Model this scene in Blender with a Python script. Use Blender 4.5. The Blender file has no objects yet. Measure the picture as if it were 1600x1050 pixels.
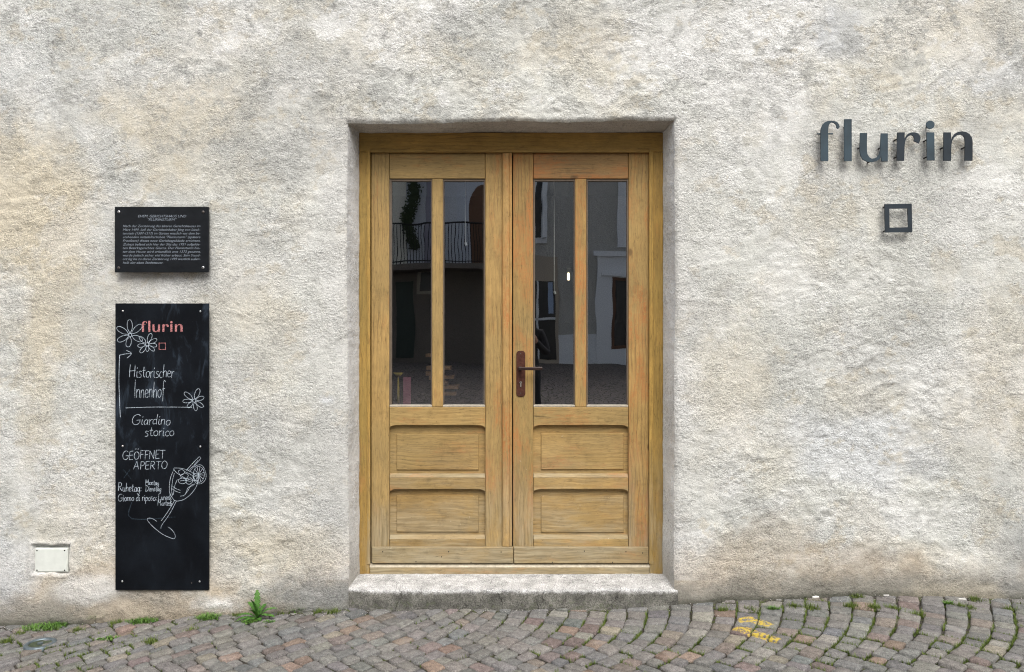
import bpy, bmesh, math, random
import numpy as np
from mathutils import Vector, noise as mn
random.seed(11); rng = np.random.default_rng(11)
S = bpy.context.scene
COL = S.collection

# ---------------------------------------------------------------- camera
CAMZ, FPX, D = 1.367, 1200.0, 4.0
cam_d = bpy.data.cameras.new('camera'); cam = bpy.data.objects.new('camera', cam_d); COL.objects.link(cam)
cam.location = (0, -D, CAMZ); cam.rotation_euler = (math.radians(90), 0, 0)
cam_d.sensor_width = 36.0; cam_d.lens = 36.0 * FPX / 1600.0
cam_d.clip_start = 0.02; cam_d.clip_end = 300.0
S.camera = cam
# ---------------------------------------------------------------- sky, sun, exposure
SUN_EL, SUN_AZ = math.radians(54), math.atan2(0.22, -0.93)       # light comes from the upper right, over the street
w = bpy.data.worlds.new("World"); S.world = w; w.use_nodes = True
nt = w.node_tree; nt.nodes.clear()
sky = nt.nodes.new('ShaderNodeTexSky'); sky.sky_type = 'NISHITA'; sky.sun_disc = False
sky.sun_elevation = SUN_EL; sky.sun_rotation = SUN_AZ; sky.dust_density = 6.0; sky.air_density = 1.0; sky.ozone_density = 1.0
hs = nt.nodes.new('ShaderNodeHueSaturation'); hs.inputs['Saturation'].default_value = 0.45
bg = nt.nodes.new('ShaderNodeBackground'); bg.inputs[1].default_value = 0.15
wo = nt.nodes.new('ShaderNodeOutputWorld')
nt.links.new(sky.outputs[0], hs.inputs['Color']); nt.links.new(hs.outputs[0], bg.inputs[0]); nt.links.new(bg.outputs[0], wo.inputs[0])
sl = bpy.data.lights.new('sun', 'SUN'); sl.energy = 1.2; sl.angle = math.radians(38); sl.color = (1.0, 0.985, 0.96)
so = bpy.data.objects.new('sun', sl); COL.objects.link(so)
sd = Vector((math.sin(SUN_AZ) * math.cos(SUN_EL), math.cos(SUN_AZ) * math.cos(SUN_EL), math.sin(SUN_EL)))
so.rotation_euler = sd.to_track_quat('Z', 'Y').to_euler(); so.location = (6, -8, 12)
S.view_settings.view_transform = 'Standard'; S.view_settings.look = 'None'
S.view_settings.gamma = 1.0; S.view_settings.use_curve_mapping = False
S.view_settings.exposure = 0.52
S.cycles.pixel_filter_type = 'BLACKMAN_HARRIS'; S.cycles.filter_width = 1.1; S.cycles.max_bounces = 8; S.cycles.use_denoising = True; S.cycles.denoiser = 'OPENIMAGEDENOISE'; S.cycles.denoising_prefilter = 'NONE'; S.cycles.denoising_input_passes = 'RGB_ALBEDO_NORMAL'; S.cycles.sample_clamp_indirect = 3.0; S.cycles.transparent_max_bounces = 12

# ---------------------------------------------------------------- helpers
def P(px, py, y=0.0):
    """world point on the plane y for a measured photo position"""
    k = (y + D) / FPX
    return ((px - 800) * k, y, CAMZ + (525 - py) * k)
def sm(a, b, t):
    t = np.clip((t - a) / (b - a), 0, 1); return t * t * (3 - 2 * t)
_T = rng.random((256, 256))
def vn(x, y, s=0):
    x = np.asarray(x, float) + s * 17.31; y = np.asarray(y, float) + s * 9.77
    xi = np.floor(x).astype(int); yi = np.floor(y).astype(int)
    fx = x - xi; fy = y - yi; fx = fx * fx * fx * (fx * (fx * 6 - 15) + 10); fy = fy * fy * fy * (fy * (fy * 6 - 15) + 10)
    a = _T[xi & 255, yi & 255]; b = _T[(xi + 1) & 255, yi & 255]; c = _T[xi & 255, (yi + 1) & 255]; d = _T[(xi + 1) & 255, (yi + 1) & 255]
    return (a + (b - a) * fx) * (1 - fy) + (c + (d - c) * fx) * fy
def fbm(x, y, o=4, s=0, g=0.5):
    r = 0; a = 1; n = 0
    for i in range(o):
        c, q = math.cos(i * 1.1), math.sin(i * 1.1)
        r = r + a * vn((x * c - y * q) * 2 ** i, (x * q + y * c) * 2 ** i, s + i); n += a; a *= g
    return r / n

WL = {None: Vector((0, 0, 0))}
def place(o, loc, parent):
    WL[o.name] = Vector(loc)
    if parent is not None: o.parent = parent; o.location = Vector(loc) - WL[parent.name]
    else: o.location = loc
def tag(o, label=None, cat=None, group=None, kind=None):
    if label: o['label'] = label
    if cat: o['category'] = cat
    if group: o['group'] = group
    if kind: o['kind'] = kind
    return o
def empty(name, loc, label=None, cat=None, group=None, parent=None):
    o = bpy.data.objects.new(name, None); COL.objects.link(o); o.empty_display_size = 0.1
    place(o, loc, parent); return tag(o, label, cat, group)
def mk(name, verts, faces, mat, parent=None, smooth=False, origin=None, tint=None):
    v = np.array(verts, float).reshape(-1, 3)
    c = np.array(origin if origin is not None else (v.min(0) + v.max(0)) / 2, float)
    me = bpy.data.meshes.new(name); me.from_pydata((v - c).tolist(), [], faces); me.update()
    if mat: me.materials.append(mat)
    if smooth: me.polygons.foreach_set('use_smooth', [True] * len(me.polygons))
    o = bpy.data.objects.new(name, me); COL.objects.link(o); place(o, c.tolist(), parent); return o
def mkbm(name, bm, mat, parent=None, smooth=False, origin=None):
    bm.verts.index_update(); v = [tuple(p.co) for p in bm.verts]; f = [[q.index for q in p.verts] for p in bm.faces]
    bm.free(); return mk(name, v, f, mat, parent, smooth, origin)
def grid(name, X, Y, Z, mat, parent=None, smooth=True, keep=None, cols=None):
    """heightfield-like grid given 2-D arrays"""
    n, m = X.shape; V = np.stack([X, Y, Z], -1).reshape(-1, 3)
    I = np.arange(n * m).reshape(n, m)
    F = np.stack([I[:-1, :-1], I[1:, :-1], I[1:, 1:], I[:-1, 1:]], -1)
    F = F[keep] if keep is not None else F.reshape(-1, 4)
    return V, F
def npmesh(name, V, F, mat, parent=None, smooth=True, col=None):
    me = bpy.data.meshes.new(name); F = np.asarray(F, np.int32)
    me.vertices.add(len(V)); me.vertices.foreach_set('co', np.asarray(V, np.float32).ravel())
    me.loops.add(F.size); me.loops.foreach_set('vertex_index', F.ravel())
    me.polygons.add(len(F)); me.polygons.foreach_set('loop_start', np.arange(0, F.size, F.shape[1], dtype=np.int32))
    me.polygons.foreach_set('use_smooth', np.full(len(F), smooth))
    me.update(calc_edges=True); me.validate()
    if col is not None:
        a = me.color_attributes.new('Col', 'FLOAT_COLOR', 'POINT')
        a.data.foreach_set('color', np.concatenate([col, np.ones((len(col), 1))], 1).astype(np.float32).ravel())
    me.materials.append(mat)
    o = bpy.data.objects.new(name, me); COL.objects.link(o); place(o, (0, 0, 0), parent); return o
def box_bm(x0, x1, y0, y1, z0, z1, bev=0.0, seg=1, bm=None):
    b = bmesh.new()
    vs = [b.verts.new((x, y, z)) for x in (x0, x1) for y in (y0, y1) for z in (z0, z1)]
    for f in ((0, 1, 3, 2), (4, 6, 7, 5), (0, 4, 5, 1), (2, 3, 7, 6), (0, 2, 6, 4), (1, 5, 7, 3)): b.faces.new([vs[i] for i in f])
    if bev: bmesh.ops.bevel(b, geom=b.edges[:], offset=bev, segments=seg, affect='EDGES', profile=0.5)
    if bm is None: return b
    merge(bm, b); return bm
def merge(bm, b):
    b.verts.index_update(); m = [bm.verts.new(v.co) for v in b.verts]
    for f in b.faces: bm.faces.new([m[v.index] for v in f.verts])
    b.free()
def box(name, x0, x1, y0, y1, z0, z1, mat, parent=None, bev=0.0, seg=1, smooth=False):
    return mkbm(name, box_bm(x0, x1, y0, y1, z0, z1, bev, seg), mat, parent, smooth)
def pbox(name, px0, px1, py0, py1, yf, yb, mat, parent=None, bev=0.0, seg=1):
    """box whose front face (at depth yf) spans measured photo positions"""
    a = P(px0, py0, yf); b = P(px1, py1, yf)
    return box(name, a[0], b[0], yf, yb, b[2], a[2], mat, parent, bev, seg)
def prism_bm(pts, y0, y1, bev=0.0, bm=None):
    """closed outline [(x,z)] extruded from y0 (front) to y1"""
    b = bmesh.new(); f = b.faces.new([b.verts.new((x, y0, z)) for x, z in pts])
    r = bmesh.ops.extrude_face_region(b, geom=[f])
    for v in r['geom']:
        if isinstance(v, bmesh.types.BMVert): v.co.y = y1
    bmesh.ops.recalc_face_normals(b, faces=b.faces[:])
    if bev: bmesh.ops.bevel(b, geom=[e for e in b.edges if all(abs(v.co.y - y0) < 1e-6 for v in e.verts)], offset=bev, segments=1, affect='EDGES')
    bmesh.ops.triangulate(b, faces=[q for q in b.faces if len(q.verts) > 4])
    if bm is None: return b
    merge(bm, b); return bm
def cyl_bm(c, r, y0, y1, n=14, dome=0.0, bm=None, axis='y', r2=None):
    b = bmesh.new(); r2 = r if r2 is None else r2
    def pt(a, q, t):
        u, v = q * math.cos(a), q * math.sin(a)
        return {'y': (c[0] + u, t, c[1] + v), 'z': (c[0] + u, c[1] + v, t), 'x': (t, c[0] + u, c[1] + v)}[axis]
    A = [b.verts.new(pt(2 * math.pi * i / n, r, y0)) for i in range(n)]; B = [b.verts.new(pt(2 * math.pi * i / n, r2, y1)) for i in range(n)]
    for i in range(n): b.faces.new((A[i], A[(i + 1) % n], B[(i + 1) % n], B[i]))
    b.faces.new(B)
    if dome:
        M = [b.verts.new(pt(2 * math.pi * i / n, r * .6, y0 - dome * .75)) for i in range(n)]; T = b.verts.new(pt(0, 0, y0 - dome))
        for i in range(n): b.faces.new((A[i], A[(i + 1) % n], M[(i + 1) % n], M[i])); b.faces.new((M[i], M[(i + 1) % n], T))
    else: b.faces.new(A)
    bmesh.ops.recalc_face_normals(b, faces=b.faces[:])
    if bm is None: return b
    merge(bm, b); return bm
def tube_bm(pts, r, n=6, bm=None, closed=False):
    b = bmesh.new() if bm is None else bm; rings = []; pts = [Vector(p) for p in pts]; N = len(pts)
    rr = r if hasattr(r, '__len__') else [r] * N
    for i, p in enumerate(pts):
        t = (pts[min(i + 1, N - 1)] - pts[max(i - 1, 0)]).normalized()
        up = Vector((0, 1, 0)) if abs(t.y) < .9 else Vector((1, 0, 0))
        s = t.cross(up).normalized(); u = s.cross(t)
        rings.append([b.verts.new(p + (s * math.cos(2 * math.pi * k / n) + u * math.sin(2 * math.pi * k / n)) * rr[i]) for k in range(n)])
    for a, c in zip(rings, rings[1:]):
        for k in range(n): b.faces.new((a[k], a[(k + 1) % n], c[(k + 1) % n], c[k]))
    b.faces.new(rings[0]); b.faces.new(rings[-1]); return b

# ---------------------------------------------------------------- materials
class NT:
    def __init__(s, name):
        s.m = bpy.data.materials.new(name); s.m.use_nodes = True; s.t = s.m.node_tree; s.t.nodes.clear()
        s.out = s.n('ShaderNodeOutputMaterial'); s.geo = None
    def n(s, k, **kw):
        q = s.t.nodes.new(k)
        for a, v in kw.items(): setattr(q, a, v)
        return q
    def l(s, a, b): s.t.links.new(a, b)
    def pos(s):
        if s.geo is None: s.geo = s.n('ShaderNodeNewGeometry')
        return s.geo.outputs['Position']
    def setin(s, sock, v):
        if hasattr(v, 'is_output') or isinstance(v, bpy.types.NodeSocket): s.l(v, sock)
        elif isinstance(v, (tuple, list)) and len(v) == 3 and sock.type == 'RGBA': sock.default_value = (*v, 1)
        else: sock.default_value = v
    def math(s, op, a, b=0.0, clamp=False):
        q = s.n('ShaderNodeMath', operation=op, use_clamp=clamp); s.setin(q.inputs[0], a); s.setin(q.inputs[1], b); return q.outputs[0]
    def vmap(s, vec, scale=(1, 1, 1), loc=(0, 0, 0), rot=(0, 0, 0)):
        q = s.n('ShaderNodeMapping'); s.l(vec, q.inputs[0]); q.inputs['Scale'].default_value = scale; q.inputs['Location'].default_value = loc; q.inputs['Rotation'].default_value = rot; return q.outputs[0]
    def vadd(s, a, b):
        q = s.n('ShaderNodeVectorMath', operation='ADD'); s.setin(q.inputs[0], a); s.setin(q.inputs[1], b); return q.outputs[0]
    def vscale(s, a, k):
        q = s.n('ShaderNodeVectorMath', operation='SCALE'); s.setin(q.inputs[0], a); s.setin(q.inputs['Scale'], k); return q.outputs[0]
    def noise(s, vec, scale=5, detail=4, rough=.55, dist=0.0, col=False):
        q = s.n('ShaderNodeTexNoise'); s.l(vec, q.inputs['Vector']); q.inputs['Scale'].default_value = scale; q.inputs['Detail'].default_value = detail
        q.inputs['Roughness'].default_value = rough; q.inputs['Distortion'].default_value = dist; return q.outputs['Color' if col else 'Fac']
    def vor(s, vec, scale=5, feat='F1', out='Distance', rnd=1.0):
        q = s.n('ShaderNodeTexVoronoi', feature=feat); s.l(vec, q.inputs['Vector']); q.inputs['Scale'].default_value = scale; q.inputs['Randomness'].default_value = rnd; return q.outputs[out]
    def ramp(s, f, a, b, lo=0.0, hi=1.0, smooth=True):
        q = s.n('ShaderNodeMapRange', interpolation_type='SMOOTHSTEP' if smooth else 'LINEAR'); s.setin(q.inputs[0], f)
        q.inputs[1].default_value = a; q.inputs[2].default_value = b; q.inputs[3].default_value = lo; q.inputs[4].default_value = hi; return q.outputs[0]
    def mix(s, f, a, b, mode='MIX'):
        q = s.n('ShaderNodeMix', data_type='RGBA', blend_type=mode); s.setin(q.inputs[0], f); s.setin(q.inputs[6], a); s.setin(q.inputs[7], b); return q.outputs[2]
    def mul(s, c, f):
        q = s.n('ShaderNodeVectorMath', operation='SCALE'); s.setin(q.inputs[0], c); s.setin(q.inputs['Scale'], f); return q.outputs[0]
    def bump(s, h, dist=0.002, strength=1.0, nrm=None):
        q = s.n('ShaderNodeBump'); s.l(h, q.inputs['Height']); q.inputs['Distance'].default_value = dist; s.setin(q.inputs['Strength'], strength)
        if nrm is not None: s.l(nrm, q.inputs['Normal'])
        return q.outputs[0]
    def sep(s, v):
        q = s.n('ShaderNodeSeparateXYZ'); s.l(v, q.inputs[0]); return q.outputs
    def bsdf(s, col, rough=.8, metal=0.0, nrm=None, spec=0.4, **kw):
        q = s.n('ShaderNodeBsdfPrincipled'); s.setin(q.inputs['Base Color'], col); s.setin(q.inputs['Roughness'], rough); s.setin(q.inputs['Metallic'], metal)
        q.inputs['Specular IOR Level'].default_value = spec
        if nrm is not None: s.l(nrm, q.inputs['Normal'])
        for k, v in kw.items(): s.setin(q.inputs[k], v)
        s.l(q.outputs[0], s.out.inputs[0]); return q.outputs[0]

def simple(name, col, rough=.7, metal=0.0, nscale=40, var=.15, bumpd=0.0006, spec=.4):
    t = NT(name); p = t.pos(); n = t.noise(p, nscale, 5, .6)
    c = t.mul(t.mix(0.0, col, col), t.ramp(n, .3, .7, 1 - var, 1 + var, False))
    t.bsdf(c, rough, metal, t.bump(t.noise(p, nscale * 3, 4), bumpd), spec); return t.m

def plaster_mat(name, relief=1.0, vcol=True, col=(.5, .48, .45)):
    t = NT(name); p = t.pos()
    if vcol:
        a = t.n('ShaderNodeVertexColor', layer_name='Col'); base = a.outputs[0]
    else: base = t.mix(t.noise(p, 1.3, 6, .6), tuple(c * .8 for c in col), tuple(c * 1.15 for c in col))
    warp = t.vadd(p, t.vscale(t.noise(p, 14, 3, .5, 0, True), .035))
    coarse = t.noise(t.vmap(warp, (1.0, 1, 1.45)), 52, 6, .68, .15)
    grit = t.noise(t.vmap(warp, (1.0, 1, 1.25)), 150, 4, .7)
    sand = t.noise(p, 420, 2, .6)
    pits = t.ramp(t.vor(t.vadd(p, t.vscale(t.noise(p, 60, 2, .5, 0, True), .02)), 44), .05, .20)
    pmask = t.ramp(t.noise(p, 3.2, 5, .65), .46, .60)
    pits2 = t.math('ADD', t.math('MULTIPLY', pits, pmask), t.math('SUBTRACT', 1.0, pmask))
    rsel = t.ramp(t.noise(p, 2.6, 8, .72), .42, .58, .42, 1.0)
    h = t.math('ADD', t.math('MULTIPLY', t.math('MULTIPLY', coarse, 2.3), rsel), t.math('ADD', t.math('MULTIPLY', t.math('MULTIPLY', grit, 1.1), rsel), t.math('ADD', t.math('MULTIPLY', sand, .22), t.math('MULTIPLY', pits2, .30))))
    # hollows and pits painted darker as shade, grains of pale sand and dark aggregate
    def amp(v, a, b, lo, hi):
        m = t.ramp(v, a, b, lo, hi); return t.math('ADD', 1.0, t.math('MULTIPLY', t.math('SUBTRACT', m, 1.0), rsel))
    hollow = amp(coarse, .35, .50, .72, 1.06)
    g2 = amp(grit, .36, .56, .70, 1.12)
    spk = t.ramp(t.noise(p, 300, 3, .75), .36, .46, .66, 1.03)
    spl = t.ramp(t.noise(t.vadd(p, (3, 1, 2)), 240, 3, .7), .58, .72, 1.0, 1.18)
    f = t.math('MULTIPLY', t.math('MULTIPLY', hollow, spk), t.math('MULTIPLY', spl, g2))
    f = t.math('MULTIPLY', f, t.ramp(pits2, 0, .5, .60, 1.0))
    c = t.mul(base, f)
    t.bsdf(c, .95, 0, t.bump(h, .0050 * relief), .12); return t.m

def wood_mat(name, vertical=True, base=(.37, .240, .086), worn=.5, dull=0.0):
    t = NT(name); p = t.pos(); oi = t.n('ShaderNodeObjectInfo')
    off = t.n('ShaderNodeCombineXYZ')
    for i, k in enumerate((31.0, 17.0, 23.0)): t.l(t.math('MULTIPLY', oi.outputs['Random'], k), off.inputs[i])
    q = t.vadd(p, off.outputs[0])
    warp = t.vadd(q, t.vscale(t.noise(q, 3.0, 2, .5, 0, True), .05))
    sc = (1, 1, .045) if vertical else (.045, 1, 1)
    g = t.noise(t.vmap(warp, sc), 95, 6, .62)                       # long fibres
    g2 = t.noise(t.vmap(warp, (1, 1, .02) if vertical else (.02, 1, 1)), 330, 3, .6)
    cath = t.n('ShaderNodeTexWave', wave_type='RINGS', rings_direction='Z' if vertical else 'X')
    t.l(t.vmap(warp, (1.0, 1.0, .10) if vertical else (.10, 1.0, 1.0)), cath.inputs[0]); cath.inputs['Scale'].default_value = 17; cath.inputs['Distortion'].default_value = 2.5; cath.inputs['Detail'].default_value = 2; cath.inputs['Detail Scale'].default_value = 1.2
    cf = cath.outputs['Fac']
    z = t.sep(p)[2]
    c = t.mix(t.ramp(g, .3, .72), tuple(x * .88 for x in base), tuple(x * 1.07 for x in base))
    c = t.mul(c, t.ramp(t.noise(t.vmap(q, (1, 1, .5) if vertical else (.5, 1, 1)), 24, 6, .7), .3, .7, .88, 1.10))
    csl = t.ramp(t.noise(q, 1.9, 2, .5), .48, .60)
    c = t.mul(c, t.math('ADD', 1.0, t.math('MULTIPLY', t.math('SUBTRACT', t.ramp(cf, .0, .25, .72, 1.0), 1.0), csl)))
    c = t.mul(c, t.ramp(t.noise(q, 3.1, 4, .55), .25, .75, .86, 1.12))
    c = t.mul(c, t.math('ADD', .88, t.math('MULTIPLY', oi.outputs['Random'], .24)))
    c = t.mix(t.ramp(t.noise(q, 1.7, 3, .5), .4, .65, 0, .35), c, tuple(x * y for x, y in zip(base, (.80, .95, 1.15))))
    # paint rubbed through to reddish primer
    wn = t.noise(t.vmap(warp, (1, 1, .32) if vertical else (.32, 1, 1)), 7.5, 7, .66)
    wm = t.math('MULTIPLY', t.ramp(wn, .60 - .15 * worn, .74 - .10 * worn), .85 * min(1, .3 + worn))
    wm = t.math('MULTIPLY', wm, t.math('MULTIPLY', t.ramp(g, .34, .56, .12, 1.0), t.ramp(t.noise(q, 70, 5, .75), .38, .52, .15, 1.0)))
    c = t.mul(c, t.ramp(g2, .30, .60, .80, 1.06))
    c = t.mul(c, t.ramp(t.noise(t.vmap(q, (1, 1, .12) if vertical else (.12, 1, 1)), 230, 3, .7), .30, .44, .62, 1.0))
    c = t.mix(wm, c, (.42, .165, .05))
    # greyed, washed-out timber low down
    low = t.math('MULTIPLY', t.ramp(z, .95 + dull, .02 + dull, 0, 1), t.ramp(t.noise(t.vmap(warp, (1, 1, .3) if vertical else (.3, 1, 1)), 9, 6, .65), .36, .62, .05, .85))
    c = t.mix(low, c, t.mix(t.ramp(g, .3, .7), (.20, .165, .10), (.40, .34, .22)))
    flk = t.math('MULTIPLY', t.ramp(t.noise(q, 42, 5, .7), .64, .71), t.ramp(t.noise(q, 2.2, 2, .5), .5, .68))
    c = t.mix(t.math('MULTIPLY', flk, t.ramp(z, 1.2, .2, .1, .9)), c, (.55, .48, .34))
    crk = t.ramp(t.noise(t.vmap(warp, (1, 1, .018) if vertical else (.018, 1, 1)), 150, 4, .7), .30, .355)
    csel = t.ramp(t.noise(q, 3.7, 3, .5), .42, .60)
    ck = t.math('ADD', t.math('MULTIPLY', crk, csel), t.math('SUBTRACT', 1.0, csel))
    c = t.mul(c, t.ramp(ck, 0, 1, .38, 1.0))
    kn = t.vor(t.vmap(q, (1, 1, .6) if vertical else (.6, 1, 1)), 3.1); c = t.mix(t.ramp(kn, .055, .03, 0, .75), c, (.13, .075, .03))        # knots
    c = t.mul(c, t.ramp(t.noise(q, 11, 6, .75), .34, .46, .84, 1.0))
    dots = t.ramp(t.vor(q, 26), .035, .06, .45, 1.0)
    c = t.mul(c, dots)
    h = t.math('ADD', t.math('MULTIPLY', g, .9), t.math('ADD', t.math('MULTIPLY', g2, .3), t.math('ADD', t.math('MULTIPLY', ck, .8), t.math('MULTIPLY', cf, .25))))
    t.bsdf(c, t.ramp(g, .3, .7, .58, .74), 0, t.bump(h, .0011), .35); return t.m

def cobble_mat():
    t = NT('porphyry'); p = t.pos(); a = t.n('ShaderNodeVertexColor', layer_name='Col'); base = a.outputs[0]
    c = t.mul(base, t.ramp(t.noise(p, 45, 7, .72), .30, .70, .66, 1.28))
    c = t.mul(c, t.ramp(t.noise(p, 330, 4, .75), .36, .64, .52, 1.42))
    c = t.mix(t.ramp(t.noise(t.vadd(p, (5, 2, 1)), 300, 2, .6), .64, .72, 0, .55), c, (.50, .46, .42))
    c = t.mix(t.math('MULTIPLY', t.ramp(t.noise(p, 5.5, 5, .6), .58, .72), .35), c, (.36, .33, .30))      # dried dust
    # remains of a yellow paint mark
    s = t.sep(p)
    def band(x0, y0, ang, L, W):
        dx = t.math('SUBTRACT', s[0], x0); dy = t.math('SUBTRACT', s[1], y0); ca, sa = math.cos(ang), math.sin(ang)
        u = t.math('ABSOLUTE', t.math('ADD', t.math('MULTIPLY', dx, ca), t.math('MULTIPLY', dy, sa))); v = t.math('ABSOLUTE', t.math('SUBTRACT', t.math('MULTIPLY', dy, ca), t.math('MULTIPLY', dx, sa)))
        return t.math('MULTIPLY', t.ramp(u, L * 1.05, L * .85), t.ramp(v, W * 1.1, W * .8))
    def bp(px, py, ang, L, W):
        d = FPX * CAMZ / (py - 525); return band((px - 800) * d / FPX, d - D, ang, L, W)
    m = t.math('MAXIMUM', t.math('MAXIMUM', bp(1166, 966, 0.1, .045, .035), bp(1188, 972, -1.0, .06, .028)), t.math('MAXIMUM', bp(1163, 982, -.9, .05, .035), bp(1196, 994, -.9, .07, .03)))
    fade = t.math('MULTIPLY', m, t.ramp(t.noise(p, 55, 5, .7), .42, .56, 0.0, .9))
    c = t.mix(fade, c, (.60, .44, .06))
    h = t.math('ADD', t.math('MULTIPLY', t.noise(p, 48, 5, .6), 1.6), t.math('MULTIPLY', t.noise(p, 300, 4, .75), .9))
    t.bsdf(c, .85, 0, t.bump(h, .0038), .25); return t.m

def soil_mat():
    t = NT('joint_filling'); p = t.pos()
    c = t.mix(t.ramp(t.noise(p, 90, 5, .7), .35, .65), (.020, .018, .015), (.065, .058, .048))
    gr = t.ramp(t.noise(t.vadd(p, (7, 3, 0)), 2.6, 4, .6), .44, .60)
    moss = t.math('MULTIPLY', gr, t.ramp(t.noise(p, 40, 4, .6), .46, .56))
    c = t.mix(moss, c, (.06, .075, .02))
    y = t.sep(p)[1]
    s_ = t.ramp(t.vor(t.vadd(p, t.vscale(t.noise(p, 12, 2, .5, 0, True), .05)), 10.5, 'DISTANCE_TO_EDGE'), .02, .09)
    far = t.math('MULTIPLY', t.ramp(y, -1.25, -1.35), s_)
    c = t.mix(far, c, t.mix(t.vor(p, 10.5, 'F1', 'Color'), (.17, .155, .15), (.24, .20, .18)))
    grit = t.ramp(t.noise(t.vadd(p, (1, 1, 9)), 240, 3, .7), .55, .68)
    c = t.mix(t.math('MULTIPLY', grit, t.ramp(y, -.14, -.02, .15, .9)), c, (.34, .32, .29))
    t.bsdf(c, .95, 0, t.bump(t.math('ADD', t.noise(p, 120, 4, .7), far), .004), .2); return t.m

def concrete_mat():
    t = NT('step_render'); p = t.pos(); s = t.sep(p)
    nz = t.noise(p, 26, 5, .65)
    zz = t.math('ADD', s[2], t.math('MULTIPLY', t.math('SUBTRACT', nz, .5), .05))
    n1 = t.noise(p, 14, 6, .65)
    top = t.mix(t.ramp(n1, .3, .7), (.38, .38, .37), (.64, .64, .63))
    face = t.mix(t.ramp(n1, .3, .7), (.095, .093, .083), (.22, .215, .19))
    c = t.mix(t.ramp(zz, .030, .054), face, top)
    c = t.mul(c, t.ramp(t.noise(p, 170, 4, .75), .36, .62, .50, 1.28))
    moss = t.math('MULTIPLY', t.ramp(zz, .03, -.03), t.ramp(t.noise(p, 40, 3, .6), .5, .7, 0, .5))
    c = t.mix(moss, c, (.10, .12, .06))
    cr = t.ramp(t.vor(t.vadd(p, t.vscale(t.noise(p, 7, 3, .6, 0, True), .25)), 2.4, 'DISTANCE_TO_EDGE'), .0, .008, .45, 1.0)
    c = t.mul(c, cr)
    h = t.math('ADD', t.math('MULTIPLY', t.noise(p, 60, 5, .7), 1.4), t.math('ADD', t.math('MULTIPLY', t.noise(p, 330, 3, .7), .6), cr))
    t.bsdf(c, .93, 0, t.bump(h, .004), .2); return t.m

def board_mat():
    t = NT('board_black'); p = t.pos()
    c = t.mix(t.ramp(t.noise(p, 4, 5, .6), .35, .7), (.0025, .0036, .0056), (.006, .0085, .0125))
    s = t.noise(t.vmap(p, (1, 1, .35)), 14, 6, .7, .6)
    z = t.sep(p)[2]
    hi = t.ramp(z, .55, .95, .15, 1.0)
    c = t.mix(t.math('MULTIPLY', t.ramp(s, .50, .74, 0, .50), hi), c, (.06, .085, .12))
    c = t.mix(t.ramp(t.vor(p, 55), .02, .045, .5, 0), c, (.10, .11, .11))
    c = t.mix(t.ramp(t.noise(p, 600, 2, .5), .64, .74, 0, .25), c, (.10, .11, .12))
    t.bsdf(c, t.ramp(s, .3, .7, .5, .7), 0, t.bump(t.noise(p, 400, 3), .0003), .12); return t.m

def chalk_mat(name, col):
    t = NT(name); p = t.pos(); d = t.n('ShaderNodeBsdfDiffuse'); t.setin(d.inputs[0], col); tr = t.n('ShaderNodeBsdfTransparent'); m = t.n('ShaderNodeMixShader')
    t.l(t.ramp(t.noise(p, 380, 4, .75), .36, .56, .12, .95), m.inputs[0]); t.l(tr.outputs[0], m.inputs[1]); t.l(d.outputs[0], m.inputs[2]); t.l(m.outputs[0], t.out.inputs[0]); return t.m

def glass_mat():
    t = NT('window_glass'); p = t.pos()
    big = t.noise(p, 2.3, 2, .4); fine = t.noise(t.vmap(p, (1, 1, .6)), 9, 2, .45)
    nrm = t.bump(t.math('ADD', big, t.math('MULTIPLY', fine, .05)), .0011)
    tr = t.n('ShaderNodeBsdfTransparent'); t.setin(tr.inputs[0], (.93, .95, .95))
    gl = t.n('ShaderNodeBsdfGlossy'); gl.inputs['Roughness'].default_value = .0; t.setin(gl.inputs[0], (.93, .96, 1.0)); t.l(nrm, gl.inputs['Normal'])
    fr = t.n('ShaderNodeFresnel'); fr.inputs[0].default_value = 1.7
    g_ = t.n('ShaderNodeNewGeometry'); front = t.math('SUBTRACT', 1.0, g_.outputs['Backfacing']); f = t.math('MULTIPLY', t.math('MULTIPLY', fr.outputs[0], 5.3, True), front)
    m = t.n('ShaderNodeMixShader'); t.l(f, m.inputs[0]); t.l(tr.outputs[0], m.inputs[1]); t.l(gl.outputs[0], m.inputs[2]); t.l(m.outputs[0], t.out.inputs[0]); return t.m

def steel_mat(name, col, rough=.42):
    t = NT(name); p = t.pos()
    n = t.noise(p, 9, 5, .6)
    c = t.mul(t.mix(0.0, col, col), t.ramp(n, .3, .7, .75, 1.25))
    t.bsdf(c, t.ramp(n, .3, .7, rough - .08, rough + .12), .15, t.bump(t.noise(p, 200, 3), .0003), .3); return t.m

def leaf_mat(name, a, b):
    t = NT(name); p = t.pos(); c = t.mix(t.ramp(t.noise(p, 60, 4, .6), .3, .7), a, b)
    t.bsdf(c, .55, 0, t.bump(t.noise(p, 150, 3), .0008), .35, **{'Subsurface Weight': 0.0}); return t.m

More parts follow.
